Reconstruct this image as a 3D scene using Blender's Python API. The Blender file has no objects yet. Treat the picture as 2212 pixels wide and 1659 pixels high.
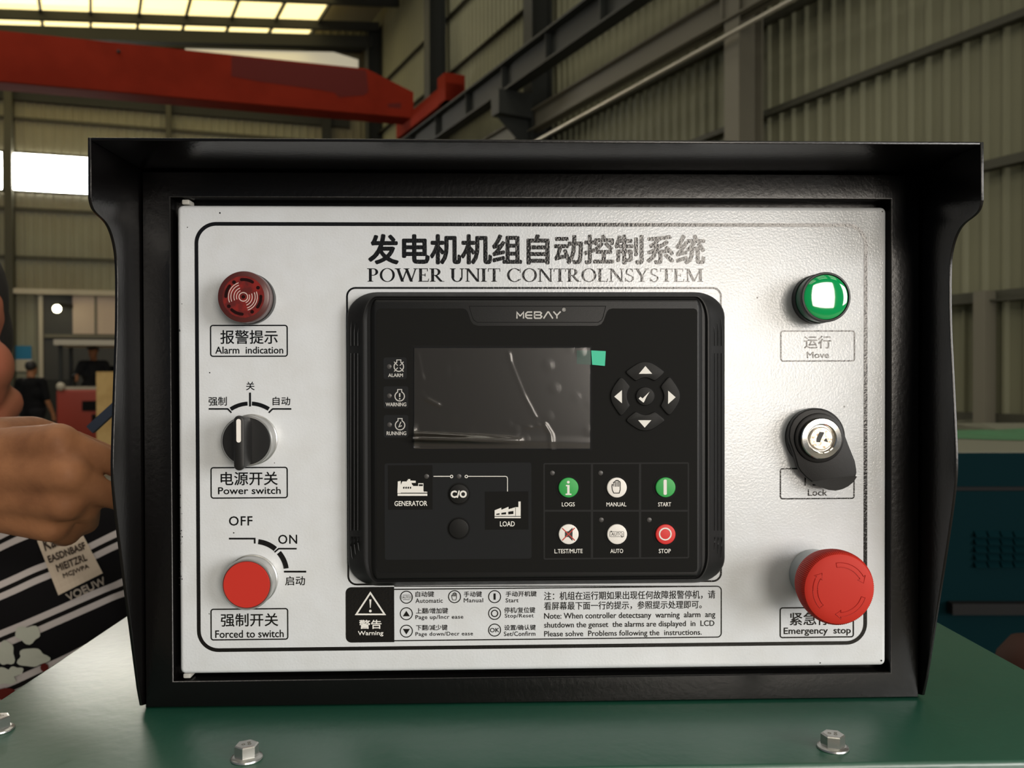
import bpy, bmesh, math, random
from mathutils import Vector, Matrix
from mathutils.bvhtree import BVHTree
from math import sin, cos, pi, radians, atan2, hypot

SC = bpy.context.scene
COL = SC.collection
# ------------------------------------------------------------------ camera
# The control box faces -Y; its front panel is the plane y = 0, centred on x = 0, z = ZC.
ZC = 1.32
FPX, CX, CY = 1850.0, 1106.0, 829.5
_yaw, _pit, _rol = 0.02799234, 0.00962598, -0.00294091
_T = Vector((0.01380456, 0.48315045, -0.03082474))
ROT = Matrix.Rotation(_yaw, 3, 'Z') @ Matrix.Rotation(_pit, 3, 'X') @ Matrix.Rotation(_rol, 3, 'Y')
INV = ROT.transposed()
EYE = INV @ (-_T) + Vector((0, 0, ZC))
cam = bpy.data.cameras.new('camera')
cam.sensor_width = 36.0
cam.lens = FPX / 2212.0 * 36.0
cam.clip_start = 0.01
cam.clip_end = 200
cam.dof.use_dof = True
cam.dof.focus_distance = 0.47
cam.dof.aperture_fstop = 15.0
camo = bpy.data.objects.new('camera', cam)
COL.objects.link(camo)
_m = Matrix((INV @ Vector((1, 0, 0)), INV @ Vector((0, 0, 1)), INV @ Vector((0, -1, 0)))).transposed().to_4x4()
_m.translation = EYE
camo.matrix_world = _m
SC.camera = camo
# ------------------------------------------------------------------ view, world, daylight
SC.view_settings.view_transform = 'Standard'
SC.view_settings.look = 'None'
SC.view_settings.gamma = 1.0
SC.view_settings.use_curve_mapping = False
SC.view_settings.exposure = 0.0


def lin(c):
    def f(v):
        v /= 255.0
        return v / 12.92 if v <= 0.04045 else ((v + 0.055) / 1.055) ** 2.4
    return (f(c[0]), f(c[1]), f(c[2]), 1.0)


wd = bpy.data.worlds.new('hall_air')
SC.world = wd
wd.use_nodes = True
wd.node_tree.nodes['Background'].inputs[0].default_value = lin((168, 184, 200))
wd.node_tree.nodes['Background'].inputs[1].default_value = 0.22


def daylight(name, loc, target, sx, sy, power, col):
    l = bpy.data.lights.new(name, 'AREA')
    l.shape = 'RECTANGLE'
    l.size, l.size_y = sx, sy
    l.energy = power
    l.color = col
    o = bpy.data.objects.new(name, l)
    COL.objects.link(o)
    o.location = loc
    o.rotation_euler = (Vector(target) - Vector(loc)).to_track_quat('-Z', 'Y').to_euler()
    return o


# the big open doorway of the hall behind the camera, to the right
daylight('doorway_daylight', (2.0, -5.6, 2.1), (0.2, 0, 1.35), 1.9, 2.0, 165, (1.0, 0.91, 0.80))
# added soft fill from behind and further right; no opening seen there
daylight('side_fill_light', (5.4, -4.2, 2.3), (0, 0, 1.35), 3.0, 2.6, 350, (1.0, 0.97, 0.93))


def ray(px, py):
    return INV @ Vector(((px - CX) / FPX, 1.0, (CY - py) / FPX))


def on(axis, v, px, py):
    d = ray(px, py)
    return EYE + d * ((v - EYE[axis]) / d[axis])


def at(px, py, depth):
    return EYE + ray(px, py) * depth


def P(px, py, L=0.0):
    p = on(1, -L, px, py)
    return (p.x, p.z)


def pxw(px, py, L=0.0):
    a, b = P(px - 5, py, L), P(px + 5, py, L)
    return (b[0] - a[0]) / 10.0


# ------------------------------------------------------------------ materials
def mat(name, col, rough=0.5, metal=0.0, spec=0.5, coat=0.0, coat_rough=0.1, bump=None, var=None, emit=None, estr=0.0, alpha=None):
    m = bpy.data.materials.new(name)
    m.use_nodes = True
    nt = m.node_tree
    b = nt.nodes['Principled BSDF']
    b.inputs['Base Color'].default_value = lin(col)
    b.inputs['Roughness'].default_value = rough
    b.inputs['Metallic'].default_value = metal
    b.inputs['Specular IOR Level'].default_value = spec
    b.inputs['Coat Weight'].default_value = coat
    b.inputs['Coat Roughness'].default_value = coat_rough
    if emit:
        b.inputs['Emission Color'].default_value = lin(emit)
        b.inputs['Emission Strength'].default_value = estr
    tc = None
    if bump or var:
        tc = nt.nodes.new('ShaderNodeTexCoord')
    if bump:  # (scale, strength, distance)
        n = nt.nodes.new('ShaderNodeTexNoise')
        n.inputs['Scale'].default_value = bump[0]
        n.inputs['Detail'].default_value = 2.0
        nt.links.new(tc.outputs['Object'], n.inputs['Vector'])
        bp = nt.nodes.new('ShaderNodeBump')
        bp.inputs['Strength'].default_value = bump[1]
        bp.inputs['Distance'].default_value = bump[2]
        nt.links.new(n.outputs['Fac'], bp.inputs['Height'])
        nt.links.new(bp.outputs['Normal'], b.inputs['Normal'])
        if coat:
            nt.links.new(bp.outputs['Normal'], b.inputs['Coat Normal'])
    if var:  # (colour2, scale, lo, hi)
        n = nt.nodes.new('ShaderNodeTexNoise')
        n.inputs['Scale'].default_value = var[1]
        n.inputs['Detail'].default_value = 4.0
        nt.links.new(tc.outputs['Object'], n.inputs['Vector'])
        r = nt.nodes.new('ShaderNodeValToRGB')
        r.color_ramp.elements[0].position = var[2]
        r.color_ramp.elements[1].position = var[3]
        r.color_ramp.elements[0].color = lin(col)
        r.color_ramp.elements[1].color = lin(var[0])
        nt.links.new(n.outputs['Fac'], r.inputs['Fac'])
        nt.links.new(r.outputs['Color'], b.inputs['Base Color'])
    return m


M = {}
M['panel'] = mat('white_panel_paint', (204, 207, 210), 0.2, spec=0.6, bump=(800, 0.24, 0.0005), var=((198, 200, 201), 60, 0.35, 0.75))
M['print'] = mat('black_print_ink', (12, 11, 11), 0.2, spec=0.6, bump=(800, 0.30, 0.0005))
M['white_print'] = mat('white_print_ink', (214, 212, 206), 0.5)
M['black_paint'] = mat('black_powder_coat', (6, 5, 5), 0.27, spec=0.42, bump=(420, 0.16, 0.0006))
M['black_plastic'] = mat('black_textured_plastic', (20, 20, 20), 0.45, spec=0.3, bump=(2600, 0.25, 0.0002))
M['film'] = mat('black_overlay_film', (20, 20, 19), 0.6, spec=0.08, bump=(2500, 0.1, 0.0001))
M['film_grey'] = mat('charcoal_overlay_print', (28, 29, 30), 0.6, spec=0.1)
M['film_line'] = mat('dim_grey_overlay_line', (36, 36, 36), 0.6, spec=0.1)
M['key'] = mat('black_key_film', (18, 18, 17), 0.5, spec=0.2)
M['groove'] = mat('black_groove', (7, 7, 7), 0.7, spec=0.2)
M['led'] = mat('dull_grey_led', (60, 58, 57), 0.4)
M['logo'] = mat('silver_grey_print', (176, 174, 170), 0.45)
M['green_key'] = mat('green_key_film', (40, 150, 68), 0.5)
M['white_key'] = mat('white_key_film', (222, 218, 212), 0.5)
M['red_key'] = mat('red_key_film', (200, 40, 38), 0.5)
M['key_ink'] = mat('dark_key_ink', (40, 38, 36), 0.5)
M['red_ink'] = mat('red_key_ink', (180, 50, 40), 0.5)
M['teal_tab'] = mat('teal_plastic_tab', (30, 178, 140), 0.45)
M['teal_dark'] = mat('dark_teal_adhesive', (20, 78, 64), 0.45)
M['screen'] = mat('dark_display_glass', (52, 48, 42), 0.25, spec=0.4)
M['chrome'] = mat('chrome', (205, 203, 198), 0.14, metal=1.0)
M['satin'] = mat('satin_nickel', (188, 188, 186), 0.33, metal=0.85)
M['steel'] = mat('zinc_steel', (186, 186, 182), 0.30, metal=0.9, bump=(900, 0.2, 0.0002))
M['zamak'] = mat('worn_key_plug_metal', (210, 200, 184), 0.38, metal=0.8, var=((150, 128, 108), 700, 0.5, 0.66))
M['black_gloss'] = mat('black_moulded_plastic', (17, 17, 17), 0.42, spec=0.5)
M['rubber'] = mat('black_rubber', (11, 10, 10), 0.45, spec=0.3, bump=(1800, 0.12, 0.0002))
M['dark_slot'] = mat('dark_slot', (6, 4, 4), 0.8, spec=0.1)
M['red_lens'] = mat('dark_red_translucent_plastic', (74, 30, 28), 0.3, spec=0.5)
M['red_inner'] = mat('red_translucent_plastic', (122, 30, 25), 0.32, spec=0.4, var=((84, 26, 24), 210, 0.38, 0.6))
M['red_side'] = mat('red_plastic_side', (112, 44, 42), 0.3, spec=0.6)
M['red_slot'] = mat('deep_red_slot', (26, 4, 4), 0.6, spec=0.1)
M['emblem'] = mat('pale_emblem_print', (190, 168, 162), 0.5)
M['red_button'] = mat('red_button_plastic', (178, 42, 31), 0.6, spec=0.25)
M['red_mush'] = mat('red_mushroom_plastic', (178, 40, 27), 0.6, spec=0.25)
M['red_groove_shade'] = mat('red_relief_shade', (160, 28, 20), 0.5, spec=0.3)  # darker red on the arrows, standing for shade in engraved lines
M['collar'] = mat('light_grey_plastic', (170, 175, 178), 0.45)
M['green_lens'] = mat('green_lamp_lens', (0, 150, 78), 0.06, spec=0.9, coat=0.6, coat_rough=0.03)
M['green_ring'] = mat('green_lamp_side', (20, 88, 62), 0.2, spec=0.5)
M['green_metal'] = mat('green_gloss_paint', (16, 74, 56), 0.42, spec=1.0, bump=(110, 0.22, 0.0012), coat=0.5, coat_rough=0.34)
M['hinge'] = mat('pale_hinge_pin', (170, 168, 162), 0.5)
M['wall'] = mat('khaki_corrugated_sheet', (122, 121, 97), 0.6, spec=0.25, var=((112, 111, 89), 0.8, 0.35, 0.7))
M['wall_far'] = mat('far_khaki_sheet', (134, 135, 118), 0.6, spec=0.25, var=((126, 121, 102), 0.6, 0.35, 0.7))
M['dark_steel'] = mat('dark_painted_steel', (38, 40, 37), 0.6, spec=0.3)
M['grey_steel'] = mat('grey_painted_steel', (106, 102, 88), 0.55, spec=0.3)
M['girt'] = mat('khaki_girt', (68, 67, 55), 0.6, spec=0.3)
M['pipe'] = mat('galvanised_pipe', (182, 178, 164), 0.35, metal=0.6)
M['crane'] = mat('red_crane_paint', (126, 38, 23), 0.8, spec=0.05, var=((116, 34, 20), 1.5, 0.4, 0.6))
M['crane_dark'] = mat('dark_red_repaint', (88, 19, 12), 0.8, spec=0.3)
M['concrete'] = mat('grey_concrete', (118, 114, 104), 0.8, spec=0.2, var=((100, 97, 88), 1.2, 0.35, 0.7))
M['sky_panel'] = mat('translucent_roof_sheet', (200, 190, 150), 0.6, emit=(255, 232, 160), estr=1.8, var=((170, 160, 122), 0.7, 0.3, 0.7))
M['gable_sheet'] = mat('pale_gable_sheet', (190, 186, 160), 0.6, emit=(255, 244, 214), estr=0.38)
M['roof_fill'] = mat('roof_fill_strip', (200, 190, 150), 0.6, emit=(255, 248, 232), estr=3.6)
M['roof'] = mat('roof_sheet', (128, 122, 104), 0.7, spec=0.2)
M['window'] = mat('bright_window_pane', (240, 240, 236), 0.3, emit=(255, 250, 238), estr=42.0)
M['bulb'] = mat('lit_bulb', (255, 250, 220), 0.3, emit=(255, 246, 205), estr=14.0)
M['pink_sheet'] = mat('pinkish_white_sheet', (190, 172, 156), 0.7, spec=0.2)
M['door_dark'] = mat('dark_grey_door', (66, 66, 64), 0.6, spec=0.3)
M['poster_blue'] = mat('blue_poster', (20, 110, 150), 0.6)
M['teal_metal'] = mat('teal_genset_paint', (0, 24, 28), 0.7, spec=0.04)
M['dusty'] = mat('dusty_top', (104, 104, 90), 0.7, spec=0.2)
M['green_sheet'] = mat('pale_green_plastic', (66, 110, 78), 0.35)
M['plywood'] = mat('pale_plywood', (196, 164, 108), 0.7, spec=0.2, var=((178, 146, 92), 5, 0.4, 0.65))
M['forklift'] = mat('orange_red_forklift', (150, 52, 34), 0.5)
M['cream'] = mat('cream_metal', (176, 168, 150), 0.55)
M['skin'] = mat('tanned_skin', (158, 108, 74), 0.6, spec=0.25, bump=(240, 0.25, 0.0012), var=((122, 80, 54), 34, 0.35, 0.7))
M['skin_red'] = mat('ruddy_face_skin', (150, 88, 66), 0.6, spec=0.25, var=((132, 84, 60), 16, 0.4, 0.62))
M['hair'] = mat('black_hair', (22, 18, 16), 0.6, bump=(900, 0.5, 0.001))
M['eye'] = mat('dark_eye', (26, 18, 15), 0.2)
M['black_cloth'] = mat('black_cloth', (18, 18, 19), 0.85, spec=0.1)
M['dark_cloth'] = mat('dark_trousers', (28, 28, 30), 0.85, spec=0.1)
M['jacket'] = mat('dark_grey_jacket', (38, 38, 38), 0.8, spec=0.1)
M['patch'] = mat('cream_cloth_label', (196, 180, 162), 0.8, spec=0.1)
M['flower'] = mat('off_white_flower_print', (176, 178, 166), 0.8, spec=0.1)
M['patch_ink'] = mat('dark_label_ink', (60, 50, 44), 0.8, spec=0.1)
M['patch_pale'] = mat('pale_grey_ink', (150, 140, 130), 0.8, spec=0.1)
M['shoe'] = mat('black_shoe', (20, 20, 20), 0.5)
M['blue_strap'] = mat('dark_blue_strap', (36, 48, 66), 0.6)
M['rust'] = mat('rusty_brown_steel', (48, 25, 17), 0.7, spec=0.2)


# ------------------------------------------------------------------ object helpers
def origin_of(parent):
    v = Vector((0, 0, 0))
    while parent is not None:
        v += parent.location
        parent = parent.parent
    return v


def tag(o, label=None, cat=None, group=None, kind=None):
    if label:
        o['label'] = label
    if cat:
        o['category'] = cat
    if group:
        o['group'] = group
    if kind:
        o['kind'] = kind
    return o


def thing(name, label, cat, loc, group=None):
    o = bpy.data.objects.new(name, None)
    o.empty_display_size = 0.02
    o.location = loc
    COL.objects.link(o)
    return tag(o, label, cat, group)


def link(name, me, m, parent=None, origin=None, smooth=None):
    if parent is not None:
        org = origin_of(parent)
    else:
        org = Vector(origin) if origin is not None else Vector((0, 0, 0))
    if org.length:
        me.transform(Matrix.Translation(-org))
    if m is not None:
        for mm in (m if isinstance(m, (list, tuple)) else [m]):
            me.materials.append(mm)
    if smooth is not None:
        for p in me.polygons:
            p.use_smooth = True
        me.set_sharp_from_angle(angle=radians(smooth))
    o = bpy.data.objects.new(name, me)
    COL.objects.link(o)
    if parent is not None:
        o.parent = parent
    else:
        o.location = org
    return o


def obj(name, bm, m, parent=None, origin=None, smooth=None):
    bmesh.ops.recalc_face_normals(bm, faces=bm.faces[:])
    me = bpy.data.meshes.new(name)
    bm.to_mesh(me)
    bm.free()
    return link(name, me, m, parent, origin, smooth)


def struct(name, bm, m, parent=None, smooth=None):
    o = obj(name, bm, m, parent, None, smooth)
    if parent is None:
        o['kind'] = 'structure'
    return o


def box(bm, x0, x1, y0, y1, z0, z1, mi=0):
    v = [bm.verts.new(c) for c in ((x0, y0, z0), (x1, y0, z0), (x1, y1, z0), (x0, y1, z0), (x0, y0, z1), (x1, y0, z1), (x1, y1, z1), (x0, y1, z1))]
    for f in ((0, 3, 2, 1), (4, 5, 6, 7), (0, 1, 5, 4), (1, 2, 6, 5), (2, 3, 7, 6), (3, 0, 4, 7)):
        bm.faces.new([v[i] for i in f]).material_index = mi
    return v


def obox(bm, c, ax, ay, az, mi=0):
    """box with centre c and half-axis vectors"""
    c, ax, ay, az = Vector(c), Vector(ax), Vector(ay), Vector(az)
    v = [bm.verts.new(c + ax * i + ay * j + az * k) for k in (-1, 1) for (i, j) in ((-1, -1), (1, -1), (1, 1), (-1, 1))]
    for f in ((0, 3, 2, 1), (4, 5, 6, 7), (0, 1, 5, 4), (1, 2, 6, 5), (2, 3, 7, 6), (3, 0, 4, 7)):
        bm.faces.new([v[i] for i in f]).material_index = mi
    return v


def bevel_all(bm, w, seg=2, ang=30):
    es = [e for e in bm.edges if len(e.link_faces) == 2 and e.calc_face_angle(0) > radians(ang)]
    bmesh.ops.bevel(bm, geom=es, offset=w, segments=seg, profile=0.5, affect='EDGES', clamp_overlap=True)


def loft(bm, loops, cap0=True, cap1=True, mi=0):
    """loops: lists of 3D points, equal count; joined in order"""
    rows = [[bm.verts.new(p) for p in lp] for lp in loops]
    n = len(rows[0])
    for a, b in zip(rows, rows[1:]):
        for i in range(n):
            bm.faces.new((a[i], a[(i + 1) % n], b[(i + 1) % n], b[i])).material_index = mi
    if cap0:
        bm.faces.new(rows[0][::-1]).material_index = mi
    if cap1:
        bm.faces.new(rows[-1]).material_index = mi
    return rows


def lvl(pts, L):
    return [(x, -L, z) for x, z in pts]


def prism(bm, pts, L0, L1, bev=0.0, seg=2):
    """pts (x,z) outline extruded from level L0 to L1 (towards the viewer), front edge rounded"""
    loops = [lvl(pts, L0)]
    if bev > 0:
        for k in range(seg + 1):
            a = pi / 2 * k / seg
            loops.append(lvl(inset(pts, bev * (1 - cos(a))), L1 - bev + bev * sin(a)))
    else:
        loops.append(lvl(pts, L1))
    loft(bm, loops)


def area2(pts):
    return sum(a[0] * b[1] - b[0] * a[1] for a, b in zip(pts, pts[1:] + pts[:1])) / 2


def inset(pts, d):
    if d == 0:
        return list(pts)
    n = len(pts)
    s = 1 if area2(pts) > 0 else -1
    out = []
    for i in range(n):
        p0, p, p1 = pts[i - 1], pts[i], pts[(i + 1) % n]
        e0 = Vector((p[0] - p0[0], p[1] - p0[1]))
        e1 = Vector((p1[0] - p[0], p1[1] - p[1]))
        if e0.length < 1e-9 or e1.length < 1e-9:
            out.append(p)
            continue
        e0.normalize()
        e1.normalize()
        n0, n1 = Vector((-e0.y, e0.x)) * s, Vector((-e1.y, e1.x)) * s
        b = n0 + n1
        k = max(0.35, (1 + n0.dot(n1)))
        out.append((p[0] + b.x * d / k, p[1] + b.y * d / k))
    return out


def rrect(x0, z0, x1, z1, r, n=6):
    """counter-clockwise rounded rectangle; r single or (rx, rz)"""
    rx, rz = r if isinstance(r, tuple) else (r, r)
    pts = []
    for cx_, cz_, a in ((x1 - rx, z1 - rz, 0), (x0 + rx, z1 - rz, 90), (x0 + rx, z0 + rz, 180), (x1 - rx, z0 + rz, 270)):
        for k in range(n + 1):
            t = radians(a + 90 * k / n)
            pts.append((cx_ + rx * cos(t), cz_ + rz * sin(t)))
    return pts


def bx(l, t, r, b, L=0.0):
    """photo box -> world rectangle on the plane at level L (x0, z0, x1, z1)"""
    mx, my = (l + r) / 2, (t + b) / 2
    return P(l, my, L)[0], P(mx, b, L)[1], P(r, my, L)[0], P(mx, t, L)[1]


def circ(c, r, n=48, a0=0):
    return [(c[0] + r * cos(a0 + 2 * pi * i / n), c[1] + r * sin(a0 + 2 * pi * i / n)) for i in range(n)]


def lathe(bm, c, prof, n=64, mod=None):
    """prof: (radius, level) pairs around an axis along -Y through c=(x,z)"""
    rows = []
    for r, L in prof:
        if r < 1e-7:
            rows.append([bm.verts.new((c[0], -L, c[1]))])
        else:
            rows.append([bm.verts.new((c[0] + r * (mod(i) if mod else 1) * cos(2 * pi * i / n), -L, c[1] + r * (mod(i) if mod else 1) * sin(2 * pi * i / n))) for i in range(n)])
    for a, b in zip(rows, rows[1:]):
        if len(a) == 1 and len(b) == 1:
            continue
        for i in range(n):
            j = (i + 1) % n
            if len(a) == 1:
                bm.faces.new((a[0], b[j], b[i]))
            elif len(b) == 1:
                bm.faces.new((a[i], a[j], b[0]))
            else:
                bm.faces.new((a[i], a[j], b[j], b[i]))


def tube(bm, pts, r, n=8, closed=False):
    pts = [Vector(p) for p in pts]
    rows = []
    up = Vector((0, 0, 1))
    for i, p in enumerate(pts):
        d = (pts[min(i + 1, len(pts) - 1)] - pts[max(i - 1, 0)]).normalized()
        a = d.cross(up)
        if a.length < 1e-3:
            a = d.cross(Vector((1, 0, 0)))
        a.normalize()
        b = d.cross(a)
        rr = r[i] if isinstance(r, (list, tuple)) else r
        rows.append([p + (a * cos(2 * pi * k / n) + b * sin(2 * pi * k / n)) * rr for k in range(n)])
    loft(bm, rows)


# ------------------------------------------------------------------ lettering and flat print
_tc = {}


def glyphs(s, spacing=1.0):
    key = (s, spacing)
    if key not in _tc:
        cu = bpy.data.curves.new('lettering', 'FONT')
        cu.body = s
        cu.resolution_u = 3
        cu.space_character = spacing
        o = bpy.data.objects.new('lettering', cu)
        COL.objects.link(o)
        dg = bpy.context.evaluated_depsgraph_get()
        dg.update()
        me = bpy.data.meshes.new_from_object(o.evaluated_get(dg))
        vs = [(v.co.x, v.co.y) for v in me.vertices]
        fs = [tuple(p.vertices) for p in me.polygons]
        bpy.data.objects.remove(o)
        bpy.data.meshes.remove(me)
        bpy.data.curves.remove(cu)
        x0, x1 = min(v[0] for v in vs), max(v[0] for v in vs)
        y0, y1 = min(v[1] for v in vs), max(v[1] for v in vs)
        _tc[key] = ([((a - x0) / (x1 - x0), (b - y0) / (y1 - y0)) for a, b in vs], fs, (x1 - x0), (y1 - y0))
    return _tc[key]


class Ink:
    """flat print: polygons lying just above a plane y = -L"""

    def __init__(s, L):
        s.L, s.k, s.v, s.f = L, 0, [], []

    def _y(s):
        s.k += 1
        return -(s.L + (s.k % 30) * 2e-6)

    def _face(s, pts, y):
        b = len(s.v)
        if area2(list(pts)) < 0:
            pts = list(pts)[::-1]
        s.v += [(x, y, z) for x, z in pts]
        s.f.append(tuple(range(b, b + len(pts))))

    def wpoly(s, pts):
        s._face(pts, s._y())

    def poly(s, pts):
        s.wpoly([P(x, y, s.L) for x, y in pts])

    def wband(s, outer, inner, closed=True):
        y = s._y()
        n = len(outer)
        for i in range(n if closed else n - 1):
            j = (i + 1) % n
            s._face([outer[i], outer[j], inner[j], inner[i]], y)

    def frame(s, l, t, r, b, rad, w):
        q = pxw((l + r) / 2, (t + b) / 2, s.L)
        x0, z0, x1, z1 = bx(l, t, r, b, s.L)
        h = w * q / 2
        o = rrect(x0 - h, z0 - h, x1 + h, z1 + h, rad * q + h)
        i = rrect(x0 + h, z0 + h, x1 - h, z1 - h, max(rad * q - h, 1e-5))
        s.wband(o, i)

    def rect(s, l, t, r, b, rad=0):
        q = pxw((l + r) / 2, (t + b) / 2, s.L)
        x0, z0, x1, z1 = bx(l, t, r, b, s.L)
        s.wpoly(rrect(x0, z0, x1, z1, rad * q) if rad else [(x0, z0), (x1, z0), (x1, z1), (x0, z1)])

    def line(s, pts, w, closed=False):
        q = pxw(pts[0][0], pts[0][1], s.L)
        s.wline([P(x, y, s.L) for x, y in pts], w * q, closed)

    def wline(s, pts, w, closed=False):
        n = len(pts)
        lo, hi = [], []
        for i in range(n):
            p = Vector(pts[i])
            a = Vector(pts[i - 1]) if (i > 0 or closed) else None
            b = Vector(pts[(i + 1) % n]) if (i < n - 1 or closed) else None
            e0 = (p - a).normalized() if a is not None else (b - p).normalized()
            e1 = (b - p).normalized() if b is not None else e0
            n0, n1 = Vector((-e0.y, e0.x)), Vector((-e1.y, e1.x))
            k = max(0.4, 1 + n0.dot(n1))
            o = (n0 + n1) * (w / 2) / k
            lo.append(tuple(p - o))
            hi.append(tuple(p + o))
        s.wband(lo, hi, closed)

    def disc(s, x, y, r, n=28):
        s.wpoly(circ(P(x, y, s.L), r * pxw(x, y, s.L), n))

    def ring(s, x, y, r, w, n=40):
        c, q = P(x, y, s.L), pxw(x, y, s.L)
        s.wband(circ(c, (r + w / 2) * q, n), circ(c, (r - w / 2) * q, n))

    def arc(s, x, y, r, w, a0, a1, n=16):
        """angles clockwise from straight up, degrees"""
        c, q = P(x, y, s.L), pxw(x, y, s.L)
        f = lambda rr: [(c[0] + rr * q * sin(radians(a0 + (a1 - a0) * i / n)), c[1] + rr * q * cos(radians(a0 + (a1 - a0) * i / n))) for i in range(n + 1)]
        s.wband(f(r + w / 2), f(r - w / 2), False)

    def text(s, body, l, t, r, b, bold=0.0, spacing=1.0):
        vs, fs, _, _ = glyphs(body, spacing)
        q = pxw((l + r) / 2, (t + b) / 2, s.L)
        x0, z0, x1, z1 = bx(l, t, r, b, s.L)
        e = bold * q
        offs = [(0, 0)] if bold == 0 else [(e * cos(2 * pi * k / 8), e * sin(2 * pi * k / 8)) for k in range(8)]
        x0, z0, x1, z1 = x0 + e, z0 + e, x1 - e, z1 - e
        for dx, dz in offs:
            y = s._y()
            base = len(s.v)
            s.v += [(x0 + (x1 - x0) * a + dx, y, z0 + (z1 - z0) * c + dz) for a, c in vs]
            s.f += [tuple(base + i for i in f) for f in fs]

    def build(s, name, m, parent, label=None):
        me = bpy.data.meshes.new(name)
        me.from_pydata(s.v, [], s.f)
        me.update()
        o = link(name, me, m, parent)
        if label:
            o['label'] = label
        return o


# ---- roman serif capitals for the English title
TH, TN = 0.170, 0.075


def _v(x, w, y0=0.0, y1=1.0):
    return [(x - w / 2, y0), (x + w / 2, y0), (x + w / 2, y1), (x - w / 2, y1)]


def _r(x0, y0, x1, y1):
    return [(x0, y0), (x1, y0), (x1, y1), (x0, y1)]


def _ser(x, w, top):
    h = w / 2 + 0.095
    return [(x - h, 1.0), (x - h, 0.962), (x - w / 2, 0.935), (x + w / 2, 0.935), (x + h, 0.962), (x + h, 1.0)] if top else [(x - h, 0.0), (x + h, 0.0), (x + h, 0.038), (x + w / 2, 0.065), (x - w / 2, 0.065), (x - h, 0.038)]


def _d(a, b, w):
    return [(a[0] - w / 2, a[1]), (a[0] + w / 2, a[1]), (b[0] + w / 2, b[1]), (b[0] - w / 2, b[1])]


def _e(cx_, cy_, rx, ry, tx, ty, a0, a1, n=22):
    o = [(cx_ + rx * cos(radians(a0 + (a1 - a0) * i / n)), cy_ + ry * sin(radians(a0 + (a1 - a0) * i / n))) for i in range(n + 1)]
    q = [(cx_ + (rx - tx) * cos(radians(a0 + (a1 - a0) * i / n)), cy_ + (ry - ty) * sin(radians(a0 + (a1 - a0) * i / n))) for i in range(n + 1)]
    return [[o[i], o[i + 1], q[i + 1], q[i]] for i in range(n)]


def roman(ch):
    if ch in 'PR':
        g = [_v(.18, TH), _ser(.18, TH, False), _ser(.16, TH, True), _r(.18, .95, .36, 1.0), _r(.18, .46, .36, .51)] + _e(.36, .73, .30, .27, TH * .95, .05, -90, 90)
        if ch == 'R':
            return g + [_d((.36, .50), (.72, .0), .17), _r(.64, 0, .90, .04)], .88
        return g, .72
    if ch == 'O':
        return _e(.5, .5, .46, .52, .145, .05, 0, 360, 44), 1.0
    if ch == 'W':
        return [_d((.14, 1), (.43, 0), TH), _d((.72, 1), (.41, 0), TN), _d((.66, 1), (.98, 0), TH), _d((1.24, 1), (.96, 0), TN), _ser(.14, TH, True), _ser(.68, TH, True), _ser(1.24, TN, True)], 1.36
    if ch == 'E':
        return [_v(.18, TH), _r(.04, 0, .66, .05), _r(.04, .95, .62, 1), _r(.18, .48, .48, .53), _r(.44, .39, .48, .62), _d((.60, .78), (.60, 1), .04), _d((.68, .22), (.64, 0), .04)], .74
    if ch == 'U':
        return [_v(.20, TH, .3, 1), _ser(.20, TH, True), _v(.76, TN, .3, 1), _ser(.76, TN, True)] + _e(.46, .31, .33, .33, .135, .06, 180, 360), .94
    if ch == 'N':
        return [_v(.16, TN), _ser(.16, TN, False), _ser(.12, TN, True), _d((.17, 1), (.82, 0), TH), _v(.82, TN), _ser(.82, TN, True)], .96
    if ch == 'I':
        return [_v(.2, TH), _ser(.2, TH, False), _ser(.2, TH, True)], .42
    if ch == 'T':
        return [_v(.42, TH), _ser(.42, TH, False), _r(.05, .95, .79, 1), _d((.06, .76), (.07, 1), .04), _d((.78, .76), (.77, 1), .04)], .84
    if ch == 'C':
        return _e(.5, .5, .46, .52, .15, .05, 42, 318, 36) + [_r(.83, .68, .87, 1.0), _d((.86, .22), (.82, .12), .05)], .92
    if ch == 'L':
        return [_v(.18, TH), _ser(.18, TH, True), _r(.04, 0, .64, .05), _d((.66, .24), (.62, 0), .04)], .72
    if ch == 'S':
        return _e(.34, .745, .24, .275, .10, .05, 35, 200) + _e(.34, .265, .27, .285, .11, .05, -160, 25) + [[(.10, .66), (.23, .62), (.60, .37), (.61, .22), (.47, .40), (.16, .55)], _r(.50, .74, .54, .98), _r(.07, .03, .11, .29)], .68
    if ch == 'Y':
        return [_d((.12, 1), (.42, .42), TH), _d((.74, 1), (.45, .42), TN), _v(.43, TH, 0, .46), _ser(.43, TH, False), _ser(.13, TH, True), _ser(.74, TN, True)], .86
    if ch == 'M':
        return [_v(.16, TN), _ser(.16, TN, False), _ser(.12, TN, True), _d((.17, 1), (.56, .03), TH), _d((.96, 1), (.58, .03), TN), _v(.96, TH), _ser(.96, TH, False), _ser(.98, TH, True)], 1.14
    return [], .34


def roman_text(ink, body, l, t, r, b):
    polys, x = [], 0.0
    for ch in body:
        g, w = roman(ch)
        polys += [[(px_ + x, py_) for px_, py_ in p] for p in g]
        x += w
    mx = max(p[0] for q in polys for p in q)
    mn = min(p[0] for q in polys for p in q)
    x0, z0, x1, z1 = bx(l, t, r, b, ink.L)
    for p in polys:
        ink.wpoly([(x0 + (x1 - x0) * (a - mn) / (mx - mn), z0 + (z1 - z0) * c) for a, c in p])
# ================================================================== CONTROL BOX
HX = 0.2215           # half width of the box
ZB, ZT = 1.1692, ZC + 0.1525
box_root = thing('control_box', 'black steel control box with white front panel and flared hood on the green cabinet', 'control box', (0, 0.05, ZB))


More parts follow.
